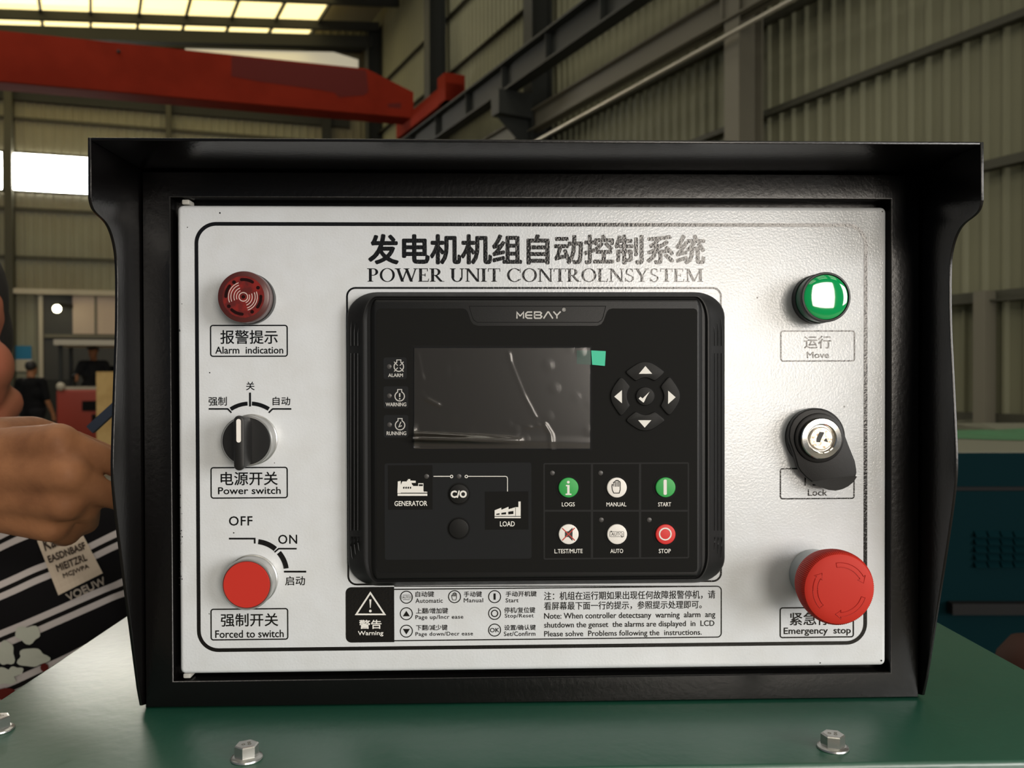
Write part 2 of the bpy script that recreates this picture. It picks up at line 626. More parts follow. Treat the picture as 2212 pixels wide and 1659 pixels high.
def plate_profile():
    # silhouette of the flared side plates: (y, z - ZC)
    return [(-0.0575, 0.1525), (-0.0578, 0.1230), (-0.0565, 0.1195), (-0.0530, 0.1168), (-0.0400, 0.1140), (-0.0340, 0.1090), (-0.0300, 0.1020), (-0.0280, 0.0930), (-0.0285, 0.0629),
            (-0.0310, 0.0380), (-0.0336, 0.0100), (-0.0354, -0.0115), (-0.0340, -0.0250), (-0.0272, -0.0530), (-0.0150, -0.0980), (-0.0045, -0.1370), (-0.0005, -0.1480), (0.010, -0.1507), (0.115, -0.1507), (0.115, 0.1525)]


def smooth_profile(pts, a, b, n=3):
    """Chaikin rounding of the points a..b"""
    for _ in range(n):
        out = [pts[a]]
        for p, q in zip(pts[a:b], pts[a + 1:b + 1]):
            out += [(p[0] * .75 + q[0] * .25, p[1] * .75 + q[1] * .25), (p[0] * .25 + q[0] * .75, p[1] * .25 + q[1] * .75)]
        out.append(pts[b])
        pts = pts[:a] + out + pts[b + 1:]
        b = a + len(out) - 1
    return pts


prof = smooth_profile(plate_profile(), 1, 15, 2)
for s in (-1, 1):
    bm = bmesh.new()
    xo, xi = s * (HX + 0.0008), s * (HX - 0.0010)
    loft(bm, [[(xo, y, z + ZC) for y, z in prof], [(xi, y, z + ZC) for y, z in prof]])
    bmesh.ops.recalc_face_normals(bm, faces=bm.faces[:])
    bevel_all(bm, 0.0005, 2, 50)
    obj('side_plate', bm, M['black_paint'], box_root, smooth=35)
# hood plate and bottom plate
bm = bmesh.new()
box(bm, -HX + .001, HX - .001, -0.0575, 0.115, ZC + 0.1508, ZC + 0.1525)
bmesh.ops.recalc_face_normals(bm, faces=bm.faces[:])
bevel_all(bm, 0.0005, 2)
obj('hood_plate', bm, M['black_paint'], box_root, smooth=35)
# front frame (a ring with a rolled inner lip)
bm = bmesh.new()
out = [(-HX + .0012, ZB + .0002), (HX - .0012, ZB + .0002), (HX - .0012, ZC + .1506), (-HX + .0012, ZC + .1506)]
inn = [(-0.2038, 1.1850), (0.2026, 1.1850), (0.2026, 1.4553), (-0.2038, 1.4553)]
rows = []
for pts, L in ((out, -0.012), (out, -0.0035), (inset(out, .0012), -0.0014), (inset(out, .003), -0.001), (inset(inn, -.0022), -0.001), (inset(inn, -.0009), -0.0007), (inset(inn, -.0003), -0.0010), (inn, -0.0016), (inn, -0.014)):
    rows.append(lvl(pts, L))
loft(bm, rows, False, False)
obj('front_frame', bm, M['black_paint'], box_root, smooth=40)
bm = bmesh.new()
box(bm, -HX + .0012, HX - .0012, 0.0142, 0.113, ZB + .0002, ZC + .1506)
obj('back_shell', bm, M['black_paint'], box_root)
# white front panel
panel = None
bm = bmesh.new()
pr = rrect(-0.2, ZC - 0.131, 0.2, ZC + 0.131, 0.0030, 5)
loft(bm, [lvl(pr, -0.0135), lvl(pr, -0.0026)] + [lvl(inset(pr, 0.0024 * (1 - cos(pi / 2 * k / 5))), -0.0024 + 0.0024 * sin(pi / 2 * k / 5)) for k in range(1, 6)])
panel = obj('front_panel', bm, M['panel'], box_root, smooth=50)
panel['label'] = 'white painted front panel with black printed lettering'
for px, py in ((402, 437), (405, 1459)):
    bm = bmesh.new()
    c = P(px, py, -0.003)
    bm2 = rrect(c[0] - .0021, c[1] - .0014, c[0] + .0021, c[1] + .0014, .0007, 3)
    prism(bm, bm2, -0.010, -0.002, 0.0006)
    o = obj('hinge_pin', bm, M['hinge'], panel, smooth=40)

PL = 0.00012
# border line round the whole panel
k = Ink(PL)
q = pxw(1106, 930)
a, b = P(427, 941), P(1869.5, 941)
t, d = P(1106, 485), P(1106, 1397)
k.wband(rrect(a[0] - 4 * q, d[1] - 4 * q, b[0] + 4 * q, t[1] + 4 * q, 46 * q, 10), rrect(a[0] + 4 * q, d[1] + 4 * q, b[0] - 4 * q, t[1] - 4 * q, 38 * q, 10))
k.build('printed_border', M['print'], panel)
# titles
k = Ink(PL)
k.text('发电机机组自动控制系统', 795, 506, 1524, 571.5, bold=2.0)
k.build('printed_title', M['print'], panel)
k = Ink(PL)
roman_text(k, 'POWER UNIT CONTROLNSYSTEM', 793, 580, 1520, 608.5)
k.build('printed_subtitle', M['print'], panel)
# thin frame round the controller
k = Ink(PL)
k.frame(751, 622, 1557.5, 1259, 18, 4)
k.build('controller_outline_print', M['print'], panel)


def label(frame, cn, cbox, en, ebox):
    k = Ink(PL)
    k.frame(*frame, 5, 2.8)
    k.text(cn, *cbox, bold=0.35)
    k.text(en, *ebox, bold=0.3)
    k.build('printed_label', M['print'], panel)


label((455, 703, 620.5, 769.5), '报警提示', (476, 713, 600, 743), 'Alarm  indication', (465, 748.5, 612, 764))
label((456, 1010, 620.5, 1075.5), '电源开关', (476.5, 1019, 600, 1048.5), 'Power switch', (471, 1052, 606.5, 1067.5))
label((456, 1315.5, 621.5, 1381.5), '强制开关', (477, 1325, 601, 1353.5), 'Forced to switch', (465, 1361, 613, 1377.5))
label((1687, 715, 1846, 779.7), '运行', (1737, 725, 1796, 753), 'Move', (1743, 760, 1791, 773.5))
label((1686, 1012, 1845, 1077), '门锁', (1738, 1019, 1796, 1049), 'Lock', (1745, 1057, 1787, 1071))
label((1685.5, 1312.5, 1843.5, 1376.5), '紧急停止', (1706, 1322.5, 1824, 1350.5), 'Emergency  stop', (1693, 1355, 1838, 1373.5))
# selector dial marks
k = Ink(PL)
k.text('关', 531.5, 824.5, 550, 843, bold=.2)
k.text('强制', 450.5, 857, 490, 876.5, bold=.2)
k.text('自动', 589, 857, 627, 875.5, bold=.2)
k.line([(450.8, 883.3), (492, 883.3), (500, 891.5)], 3.4)
k.line([(629.5, 883.3), (589, 883.3), (580.5, 891.5)], 3.4)
k.line([(540.2, 848), (540.2, 878)], 4.2)
k.arc(540, 946.5, 75.5, 8.6, 3.5, 33)
k.arc(540, 946.5, 75.5, 8.6, -33, -3.5)
k.build('printed_dial', M['print'], panel)
k = Ink(PL)
k.text('OFF', 494.5, 1115, 545.5, 1135.5, bold=.3, spacing=1.1)
k.text('ON', 601, 1155, 642, 1175, bold=.3, spacing=1.1)
k.text('启动', 616, 1244.5, 659, 1264.5, bold=.2)
k.line([(494.7, 1163.5), (550.3, 1163.5), (550.3, 1174)], 3.8)
k.line([(641, 1185.2), (602, 1185.2), (593, 1192.8)], 3.4)
k.line([(613.3, 1234.8), (661.5, 1234.8)], 4)
k.arc(550, 1238, 69, 11, 7, 41)
k.arc(550, 1238, 69, 11, 50, 82)
k.build('printed_dial', M['print'], panel)


# ---- warning legend
def lz(x, y):
    return 740 + x / 2.633, 1250 + y / 2.633


def lbox(l, t, r, b):
    return lz(l, t) + lz(r, b)


k = Ink(PL)
x0, z0, x1, z1 = bx(746.8, 1268, 851.7, 1387.5)
rr = rrect(x0, z0, x1 + .01, z1, .0032)
k.wpoly([(min(x, x1), z) for x, z in rr])
wblock = k.build('warning_block', M['print'], panel)
wb = Ink(PL + .00008)
wb.line([lz(158, 81), lz(239, 203), lz(78, 203)], 3.6, True)
wb.poly([lz(152, 118), lz(164, 118), lz(160, 166), lz(156, 166)])
wb.disc(*lz(158, 184), 2.9)
wb.text('警告', *lbox(94, 234, 222, 286), bold=.45)
wb.text('Warning', *lbox(87, 297, 232, 329), bold=.25)
o = wb.build('warning_symbol', M['white_print'], panel, 'white warning triangle and lettering')
k = Ink(PL)
k.line([(851.7, 1266.3), (1549, 1266.3)], 2.2)
q = pxw(1500, 1325)
e0, e1 = P(852, 1384), P(1558, 1266.3)
rr = rrect(e0[0] - .01, e0[1], e1[0], e1[1], 9 * q)
pts = [p for p in rr]
half = [p for p in pts if p[0] >= e0[0]]
half.sort(key=lambda p: -atan2(p[1] - (e0[1] + e1[1]) / 2, p[0] - (e0[0] + e1[0]) / 2))
k.wline([(e0[0], e1[1])] + half + [(e0[0], e0[1])], 2.4 * q)
for x, y in ((363, 115), (637, 112), (865, 112), (363, 209), (865, 207), (363, 308), (865, 302)):
    k.ring(*lz(x, y - 9.5), 13, 2)
k.text('AUTO', *lbox(341, 99, 384, 113))
for yy in (93, 119):
    k.line([lz(343, yy), lz(383, yy)], .9)
for xx in (336, 390):
    k.line([lz(xx, 96), lz(xx, 115)], .8)
k.poly([lz(343, 214), lz(383, 214), lz(363, 183)])
k.poly([lz(343, 286), lz(383, 286), lz(363, 317)])
k.line([lz(865, 84), lz(865, 120)], 4.5)
k.ring(*lz(865, 197.5), 6.8, 2.2)
k.text('OK', *lbox(838, 280, 892, 305), bold=.2)


def hand_icon(ink, cx_, cy_, s, w):
    """outlined palm with raised fingers"""
    g = lambda x, y: (cx_ + x * s, cy_ + y * s)
    pts = [(-6, 11), (-9, 5), (-10, -3), (-9.5, -6.5), (-7.3, -6), (-6.8, -1), (-6.6, -11), (-4.2, -12), (-3.4, -9.5), (-3.3, -13.5), (-1, -15), (.5, -13.5), (.6, -15), (3, -15), (3.9, -12.5), (4.2, -12.8), (6.3, -12.5), (7, -10), (7, 4), (5, 11)]
    ink.line([g(*p) for p in pts], w, True)
    for x in (-3.2, .5, 4):
        ink.line([g(x, -12), g(x, -2)], w)


hand_icon(k, *lz(637, 104), .60, 1.2)
for s, bb in (('自动键', (415, 80, 521, 112)), ('手动键', (690, 80, 793, 112)), ('手动开机键', (928, 79, 1104, 110)), ('上翻/增加键', (418, 174, 600, 207)), ('停机/复位键', (920, 170, 1096, 203)), ('下翻/减少键', (418, 270, 597, 302)), ('设置/确认键', (920, 270, 1099, 301))):
    k.text(s, *lbox(bb[0], bb[1] - 8, bb[2], bb[3] - 8), bold=.15)
for s, bb in (('Automatic', (415, 120, 570, 146)), ('Manual', (690, 119, 800, 143)), ('Start', (928, 119, 1001, 143)), ('Page up/Incr ease', (415, 214, 687, 244)), ('Stop/Reset', (923, 207, 1087, 236)), ('Page down/Decr ease', (415, 310, 742, 339)), ('Set/Confirm', (918, 308, 1097, 334))):
    k.text(s, *lbox(bb[0], bb[1] - 8, bb[2], bb[3] - 8), bold=.12, spacing=1.08)
k.build('printed_legend', M['print'], panel)
k = Ink(PL)
for s, bb in (('注：机组在运行期如果出现任何故障报警停机，请', (1146, 70, 2120, 119)), ('看屏幕最下面一行的提示，参照提示处理即可。', (1146, 128, 2043, 175)), ('Note: When controller detectsany  warning  alarm  ang', (1147, 191, 2120, 234)), ('shutdown the genset  the alarms are displayed  in  LCD', (1147, 242, 2115, 284)), ('Please sohve  Problems following the  instructions.', (1147, 293, 2043, 334))):
    k.text(s, *lbox(*bb), bold=.15)
k.build('printed_note', M['print'], panel)
# paint chips and specks on the panel
k = Ink(PL)
for x, y, r in ((475, 460, 1.8), (405, 491, 1.2), (453, 805, 1.4), (505, 1151, 1.5), (452, 1326, 1.1), (1636, 643, 2.0), (1906, 457, 1.6), (1824, 878, 1.8), (1904, 1427, 2.0), (1772, 1432, 1.4), (593, 1000, 1.0)):
    k.disc(x, y, r, 7)
random.seed(4)
for i in range(46):
    yy = random.uniform(1060, 1270) if i < 34 else random.uniform(600, 1060)
    k.disc(387 + abs(random.gauss(0, 3.2)) + .5, yy, random.uniform(.4, 1.5), 6)
k.build('chipped_paint', M['print'], panel)['kind'] = 'stuff'

# ================================================================== CONTROLLER
ctl = thing('generator_controller', 'black controller with display and key pad in the middle of the white panel', 'controller', (0, 0, ZC - .115))
CL = 0.0122       # level of the overlay film


def rr_px(l, t, r, b, rad, L, n=10):
    q = pxw((l + r) / 2, (t + b) / 2, L)
    x0, z0, x1, z1 = bx(l, t, r, b, L)
    rad = tuple(v * q for v in rad) if isinstance(rad, tuple) else rad * q
    return rrect(x0, z0, x1, z1, rad, n)


bm = bmesh.new()
layers = [((752, 631.5, 1564, 1262), (66, 54), .0), ((751, 631, 1565.5, 1262), (66, 54), .0042), ((753.5, 632, 1563, 1261.5), (65, 52), .0054), ((780, 637, 1537, 1257), (34, 52), .0098), ((785, 639, 1532, 1255), (30, 56), .0112),
          ((788, 640.5, 1529, 1254), (27, 55), .0112), ((794, 643, 1523, 1251), (22, 48), .0100), ((801, 645, 1517, 1249), (14, 34), .0102), ((808, 648, 1510, 1247), (7, 18), .0120), ((812, 651, 1507, 1245), (6, 10), .0124)]
loft(bm, [lvl(rr_px(*b_, r_, L_), L_) for b_, r_, L_ in layers])
# fine ribs on both flanks
for sx in (-1, 1):
    for i, off in enumerate((6.5, 14, 21.5)):
        L = .0056 + (off - 3) / 27 * .0044 + .0001
        xx = (751 + off) if sx < 0 else (1565.5 - off)
        inn_ = 1 if sx < 0 else -1
        top, bot = 690 + i * 6, 1205 - i * 6
        for seg_ in ([(xx + inn_ * 44, 645 + 9 * i), (xx + inn_ * 26, 656 + 9 * i), (xx + inn_ * 10, 672 + 9 * i), (xx + inn_ * 2, 692 + 8 * i), (xx, 712 + 4 * i), (xx, 747)], [(xx, 763), (xx, 950), (xx, 1146)],
                     [(xx, 1160), (xx, 1180 - 4 * i), (xx + inn_ * 2, 1202 - 8 * i), (xx + inn_ * 11, 1222 - 9 * i), (xx + inn_ * 26, 1238 - 9 * i), (xx + inn_ * 44, 1249 - 9 * i)]):
            tube(bm, [(P(x, y, L)[0], -L, P(x, y, L)[1]) for x, y in seg_], .00035, 6)
obj('housing', bm, M['black_plastic'], ctl, smooth=28)
# overlay film with the notch for the name badge
fp = [(1506, 674), (1506, 1228), (1504, 1233), (1499, 1235.5), (823, 1236), (817, 1233.5), (814.5, 1228), (813.5, 676), (815.5, 669.5), (821, 666.5), (1000, 666.5), (1006, 668.5), (1010.5, 674), (1017, 693), (1022, 700), (1032, 703.8), (1290, 703.8),
      (1299, 700), (1304, 693), (1311, 674), (1315.5, 668.5), (1322, 666.5), (1499, 666.5), (1504, 669)]
bm = bmesh.new()
prism(bm, [P(x, y, CL) for x, y in fp][::-1], CL - .0014, CL + .0004)
obj('overlay_film', bm, M['film'], ctl)
CL += .0004
# badge
k = Ink(.01245)
k.line([(1013.5, 661.5), (1308.5, 661.5), (1303, 684), (1300, 691), (1292.6, 696.3), (1030.5, 696.3), (1023, 691), (1020, 684)], 1.6, True)
k.build('badge_outline', M['groove'], ctl)
k = Ink(.0125)


def mb(x, y):
    return 740 + x / 2.633, 480 + y / 2.633


w = 3.0
k.line([mb(992, 548), mb(992, 512), mb(1008, 532), mb(1012, 532), mb(1029, 512), mb(1029, 548)], w)
k.line([mb(1079, 511), mb(1052, 511), mb(1042, 520), mb(1042, 538), mb(1052, 546), mb(1079, 546)], w)
k.line([mb(1044, 529), mb(1079, 529)], w)
k.line([mb(1092, 547), mb(1092, 511), mb(1124, 511), mb(1131, 517), mb(1124, 528), mb(1092, 528)], w)
k.line([mb(1124, 528), mb(1133, 536), mb(1126, 546), mb(1092, 546)], w)
k.line([mb(1143, 548), mb(1167, 511), mb(1172, 511), mb(1196, 548)], w)
k.line([mb(1199, 508), mb(1219, 530), mb(1240, 508)], w)
k.line([mb(1219, 530), mb(1219, 548)], w)
k.text('®', 1214.5, 665, 1222, 673, bold=.15)
k.build('badge_lettering', M['logo'], ctl)
# tinted fields of the overlay
for t_ in ((831, 1000, 1148, 1208), (828.5, 772, 878.5, 819), (828.5, 834.5, 882, 882), (829, 896.5, 882, 945)):
    k = Ink(CL + .00004)
    k.rect(*t_, 5)
    k.build('tinted_field', M['film_grey'], ctl)
for t_ in ((838, 1005, 934.4, 1101), (1047.6, 1061.6, 1141.5, 1144)):
    k = Ink(CL + .00010)
    k.rect(*t_)
    k.build('dark_field', M['film'], ctl)
k = Ink(CL + .00004)
k.frame(1175.5, 1001, 1487, 1206, 2, 3.2)
k.line([(1176, 1103.3), (1487, 1103.3)], 4.2)
k.line([(1278.7, 1001), (1278.7, 1206)], 5)
k.line([(1382.5, 1001), (1382.5, 1206)], 5)
k.build('field_lines', M['film_line'], ctl)
# indicator lights
for x, y in ((840.6, 792), (841, 855), (841.4, 917.5), (921.5, 1029), (991.4, 1029), (1193, 1021.8), (1297.3, 1021.8), (1298.7, 1123), (1402.3, 1123)):
    bm = bmesh.new()
    q = pxw(x, y, CL)
    r = 5.2 * q
    lathe(bm, P(x, y, CL), [(r, CL), (r, CL + .00015), (r * .8, CL + .0003), (0, CL + .00035)], 20)
    obj('indicator_light', bm, M['led'], ctl, smooth=40)
# status icons with words
k = Ink(CL + .00014)


def engine_icon(x, y):
    k.arc(x, y, 10.2, 2.2, 28, 332, 28)
    k.line([(x - 4.4, y - 8.4), (x - 4.4, y - 14.5), (x + 4.4, y - 14.5), (x + 4.4, y - 8.4)], 1.9)


engine_icon(861.5, 792)
for sx in (-1, 1):
    for sy in (-1, 1):
        k.line([(861.5 + sx * 2.2, 792 + sy * 2.2), (861.5 + sx * 6.2, 792 + sy * 6.2)], 1.8)
        k.line([(861.5 + sx * 6.6, 792 + sy * 7.2), (861.5 + sx * 10.2, 792 + sy * 10.4)], 1.8)
k.build('status_symbol', M['logo'], ctl)
k = Ink(CL + .00014)
engine_icon(863.4, 856)
k.line([(863.4, 849.5), (863.4, 857.5)], 3.0)
k.disc(863.4, 861.3, 1.7)
k.build('status_symbol', M['logo'], ctl)
k = Ink(CL + .00014)
engine_icon(864.2, 918.5)
k.line([(866, 911.5), (861.5, 922), (868, 919.5)], 2.2)
k.build('status_symbol', M['logo'], ctl)
k = Ink(CL + .00014)
k.text('ALARM', 838.5, 806.8, 870.5, 814.4, bold=.25)
k.build('status_caption', M['logo'], ctl)
k = Ink(CL + .00014)
k.text('WARNING', 833, 869.5, 877.7, 877.8, bold=.25)
k.build('status_caption', M['logo'], ctl)
k = Ink(CL + .00014)
k.text('RUNNING', 835, 931.8, 877.7, 940.2, bold=.25)
k.build('status_caption', M['logo'], ctl)
# mains diagram
k = Ink(CL + .00016)


def cz(x, y):
    return 740 + x / 2.633, 980 + y / 2.633


for pl in ([(313, 227), (482, 227), (482, 240), (313, 240)], [(314, 158), (331, 155), (331, 224), (312, 224)], [(322, 178), (400, 178), (400, 222), (322, 222)], [(392, 184), (430, 184), (430, 168), (460, 168), (460, 210), (466, 222), (392, 222)], [(340, 158), (390, 158), (396, 180), (330, 180)],
           [(366, 152), (416, 154), (416, 166), (366, 166)], [(371, 145), (386, 145), (384, 154), (373, 154)], [(466, 215), (482, 217), (482, 222), (466, 222)]):
    k.poly([cz(*p) for p in pl])
k.build('generator_symbol', M['white_print'], ctl)
k = Ink(CL + .00016)
for pl in ([(865, 322), (903, 307), (903, 319), (944, 302), (944, 316), (984, 304), (1000, 304), (1000, 272), (1013, 272), (1013, 355), (865, 355)], [(865, 359), (1013, 359), (1013, 367), (865, 367)]):
    k.poly([cz(*p) for p in pl])
k.build('factory_symbol', M['white_print'], ctl)
k = Ink(CL + .00016)
k.line([cz(517, 129), cz(612, 129)], 1.8)
k.ring(*cz(620, 130), 2.8, 1.7, 20)
k.ring(*cz(704, 130), 2.8, 1.7, 20)
k.line([cz(712, 129), cz(926, 129), cz(935, 132), cz(938, 141), cz(938, 215)], 1.6)
k.build('diagram_line', M['white_print'], ctl)
k = Ink(CL + .00016)
k.text('GENERATOR', 852, 1082, 923, 1093, bold=.2)
k.build('key_caption', M['white_print'], ctl)
k = Ink(CL + .00016)
k.text('LOAD', 1080, 1126, 1112, 1137.2, bold=.2)
k.build('key_caption', M['white_print'], ctl)
k = Ink(CL + .00016)
k.text('LOGS', 1213.6, 1085, 1241.7, 1094, bold=.15)
k.build('key_caption', M['white_print'], ctl)
k = Ink(CL + .00016)
k.text('MANUAL', 1310, 1085, 1353, 1094, bold=.15)
k.build('key_caption', M['white_print'], ctl)
k = Ink(CL + .00016)
k.text('START', 1421.5, 1085, 1449.7, 1094, bold=.15)
k.build('key_caption', M['white_print'], ctl)
k = Ink(CL + .00016)
k.text('L.TEST/MUTE', 1197.8, 1185.8, 1258.5, 1195.2, bold=.15)
k.build('key_caption', M['white_print'], ctl)
k = Ink(CL + .00016)
k.text('AUTO', 1318.4, 1185.6, 1346.2, 1194.8, bold=.15)
k.build('key_caption', M['white_print'], ctl)
k = Ink(CL + .00016)
k.text('STOP', 1423, 1185.6, 1449, 1195, bold=.15)
k.build('key_caption', M['white_print'], ctl)
gen_ = [o_ for o_ in ctl.children if o_.name.startswith('generator_symbol')][0]
fac_ = [o_ for o_ in ctl.children if o_.name.startswith('factory_symbol')][0]
k = Ink(CL + .0003)
for i in range(4):
    x = 345 + 12.5 * i
    k.poly([cz(x, 190), cz(x + 7.5, 187), cz(x + 7.5, 199), cz(x, 199)])
k.poly([cz(434, 174), cz(457, 174), cz(457, 184), cz(434, 184)])
k.build('symbol_openings', M['film'], gen_)
k = Ink(CL + .0003)
for pl in ([(875, 342), (893, 339), (893, 347), (875, 348)], [(904, 337), (930, 333), (930, 345), (904, 346)], [(943, 330), (972, 326), (972, 343), (943, 345)]):
    k.poly([cz(*p) for p in pl])
k.line([cz(984, 306), cz(984, 354)], .7)
k.build('symbol_openings', M['film'], fac_)


# ---- keys
def key_shape(name, pts, mtl, h=.0009, parent=ctl, groove=2.2, bev=.0005, lab=None):
    """pts in photo pixels at film level; raised key with a dark groove round it"""
    w_ = [P(x, y, CL) for x, y in pts]
    if area2(w_) < 0:
        w_ = w_[::-1]
    bm = bmesh.new()
    prism(bm, w_, CL, CL + h, bev, 3)
    o = obj(name, bm, mtl, parent, smooth=50)
    if lab:
        o['label'] = lab
    g = Ink(CL + .00012)
    q_ = pxw(pts[0][0], pts[0][1], CL)
    g.wband(inset(w_, -groove * q_), w_)
    g.build('key_groove', M['groove'], o)
    return o


def disc_px(x, y, r, n=40):
    return [(x + r * cos(2 * pi * i / n), y + r * sin(2 * pi * i / n)) for i in range(n)]


def nz(x, y):
    return 1290 + x / 8.733, 760 + y / 8.733


def chaikin(pts, n=2):
    for _ in range(n):
        o = []
        for p, q_ in zip(pts, pts[1:] + pts[:1]):
            o += [(p[0] * .75 + q_[0] * .25, p[1] * .75 + q_[1] * .25), (p[0] * .25 + q_[0] * .75, p[1] * .25 + q_[1] * .75)]
        pts = o
    return pts


NC = nz(903, 838)
up = [(-41.5, -54), (-38, -57), (-21, -69), (-8, -75), (8, -75), (21, -69), (38, -57), (41.5, -52), (38, -46), (22, -33), (18, -33.5), (9, -38.2), (0, -39.8), (-9, -38.2), (-18, -33.5), (-22, -33), (-38, -46), (-41.5, -50)]
arrows = [[(910, 268), (1037, 413), (787, 415)], [(1338, 732), (1480, 857), (1338, 985)], [(773, 1290), (1022, 1290), (897, 1430)], [(322, 845), (467, 722), (467, 970)]]
for i, ang in enumerate((0, 90, 180, 270)):
    ca, sa = cos(radians(ang)), sin(radians(ang))
    pts = [(NC[0] + x * ca - y * sa, NC[1] + x * sa + y * ca) for x, y in chaikin(up, 1)]
    kk = key_shape('arrow_key', pts, M['key'], groove=1.6)
    g = Ink(CL + .00098)
    g.poly([nz(*p) for p in arrows[i]])
    g.build('arrow_symbol', M['white_print'], kk, 'white triangular arrow')
kk = key_shape('confirm_key', disc_px(*NC, 20.5), M['key'], groove=1.6)
g = Ink(CL + .00098)
g.poly([nz(783, 885), nz(815, 848), nz(857, 879), nz(990, 750), nz(930, 850), nz(880, 955), nz(868, 955)])
g.build('check_symbol', M['white_print'], kk, 'white check mark')


def fz(x, y):
    return 740 + x / 2.633, 980 + y / 2.633


kk = key_shape('breaker_key', disc_px(991.4, 1067, 21.8), M['key'], groove=3)
g = Ink(CL + .00098)
g.text('C/O', 973.5, 1059.5, 1008.5, 1075.5, bold=.9)
g.build('key_symbol', M['white_print'], kk, 'white letters')
key_shape('blank_key', disc_px(990.7, 1141.4, 21.8), M['key'], groove=3)
RK = 21.6


def round_key(name, x, y, m_, lab):
    return key_shape(name, disc_px(x, y, RK), m_, .0011, groove=5.2, lab=lab)


kk = round_key('logs_key', 1227.7, 1053, M['green_key'], 'green round key with a white letter i')
g = Ink(CL + .00118)
g.disc(*fz(1284, 162), 3.0)
g.poly([fz(1270, 178), fz(1291, 178), fz(1291, 226), fz(1302, 228), fz(1302, 235), fz(1268, 235), fz(1268, 228), fz(1278, 226), fz(1278, 186), fz(1270, 185)])
g.build('key_symbol', M['white_print'], kk, 'white letter i')
kk = round_key('manual_key', 1332, 1053, M['white_key'], 'white round key with a dark hand')
g = Ink(CL + .00118)
hand_icon(g, 1332.4, 1053.5, 1.06, 1.9)
g.build('key_symbol', M['key_ink'], kk, 'dark hand outline')
kk = round_key('start_key', 1437, 1052.5, M['green_key'], 'green round key with a white bar')
g = Ink(CL + .00118)
g.rect(1433.4, 1036, 1440.4, 1069, 2.6)
g.build('key_symbol', M['white_print'], kk, 'white bar')
kk = round_key('mute_key', 1228, 1153.6, M['white_key'], 'white round key with a crossed-out speaker')
g = Ink(CL + .00118)
g.poly([fz(1265, 442), fz(1285, 442), fz(1308, 421), fz(1308, 496), fz(1285, 474), fz(1265, 474)])
g.build('key_symbol', M['key_ink'], kk, 'dark speaker')
g = Ink(CL + .00126)
g.line([fz(1250, 424), fz(1321, 493)], 2.0)
g.line([fz(1321, 422), fz(1250, 493)], 2.0)
g.build('key_cross', M['red_ink'], kk, 'red cross')
kk = round_key('auto_key', 1332.5, 1153.6, M['white_key'], 'white round key marked AUTO')
g = Ink(CL + .00118)
g.line([fz(1521, 472), fz(1521, 443), fz(1599, 443)], .9)
g.line([fz(1599, 446), fz(1599, 472), fz(1523, 472)], .9)
g.poly([fz(1592, 466), fz(1592, 478), fz(1582, 472)])
g.poly([fz(1526, 437), fz(1526, 449), fz(1536, 443)])
g.text('AUTO', *(fz(1529, 448) + fz(1592, 467)))
g.build('key_symbol', M['key_ink'], kk, 'dark lettering')
kk = round_key('stop_key', 1437, 1153.8, M['red_key'], 'red round key with a white ring')
g = Ink(CL + .00118)
g.ring(1437.2, 1153.6, 12.4, 3.0)
g.build('key_symbol', M['white_print'], kk, 'white ring')
# display, sunk a little into the film
bm = bmesh.new()
pts = [P(x, y, CL) for x, y in ((889, 746), (1279, 746), (1279, 973), (889, 973))][::-1]
loft(bm, [lvl(pts, CL + .00002), lvl(inset(pts, 4 * pxw(1080, 860, CL)), CL + .00006)])
obj('display_surround', bm, M['groove'], ctl)
bm = bmesh.new()
pts = [P(x, y, CL) for x, y in ((895, 752), (1274, 752), (1274, 969), (895, 969))][::-1]
loft(bm, [lvl(pts, CL + .00008), lvl(pts, CL + .00016)])
obj('display', bm, M['screen'], ctl)['label'] = 'dark unlit display'

# protective film on the display
mfilm = bpy.data.materials.new('clear_wrinkled_film')
mfilm.use_nodes = True
nt = mfilm.node_tree
nt.nodes.clear()
out_ = nt.nodes.new('ShaderNodeOutputMaterial')
mix = nt.nodes.new('ShaderNodeMixShader')
tr = nt.nodes.new('ShaderNodeBsdfTransparent')
gl = nt.nodes.new('ShaderNodeBsdfGlossy')
fr = nt.nodes.new('ShaderNodeFresnel')
tc = nt.nodes.new('ShaderNodeTexCoord')
vo = nt.nodes.new('ShaderNodeTexVoronoi')
no = nt.nodes.new('ShaderNodeTexNoise')
bp = nt.nodes.new('ShaderNodeBump')
ad = nt.nodes.new('ShaderNodeMath')
mr = nt.nodes.new('ShaderNodeMapRange')
fr.inputs['IOR'].default_value = 1.55
vo.inputs['Scale'].default_value = 85
no.inputs['Scale'].default_value = 60
gl.inputs['Roughness'].default_value = 0.16
ad.operation = 'MULTIPLY'
nt.links.new(tc.outputs['Object'], no.inputs['Vector'])
nt.links.new(tc.outputs['Object'], vo.inputs['Vector'])
mr.inputs['From Min'].default_value = .12
mr.inputs['From Max'].default_value = .34
mr.inputs['To Min'].default_value = 1
mr.inputs['To Max'].default_value = 0
nt.links.new(vo.outputs['Distance'], mr.inputs['Value'])
nt.links.new(mr.outputs['Result'], ad.inputs[0])
nt.links.new(no.outputs['Fac'], ad.inputs[1])
nt.links.new(ad.outputs[0], bp.inputs['Height'])
bp.inputs['Strength'].default_value = .18
bp.inputs['Distance'].default_value = .0012
nt.links.new(bp.outputs['Normal'], gl.inputs['Normal'])
nt.links.new(bp.outputs['Normal'], fr.inputs['Normal'])
nt.links.new(fr.outputs[0], mix.inputs[0])
nt.links.new(tr.outputs[0], mix.inputs[1])
nt.links.new(gl.outputs[0], mix.inputs[2])
nt.links.new(mix.outputs[0], out_.inputs[0])
M['clear_film'] = mfilm
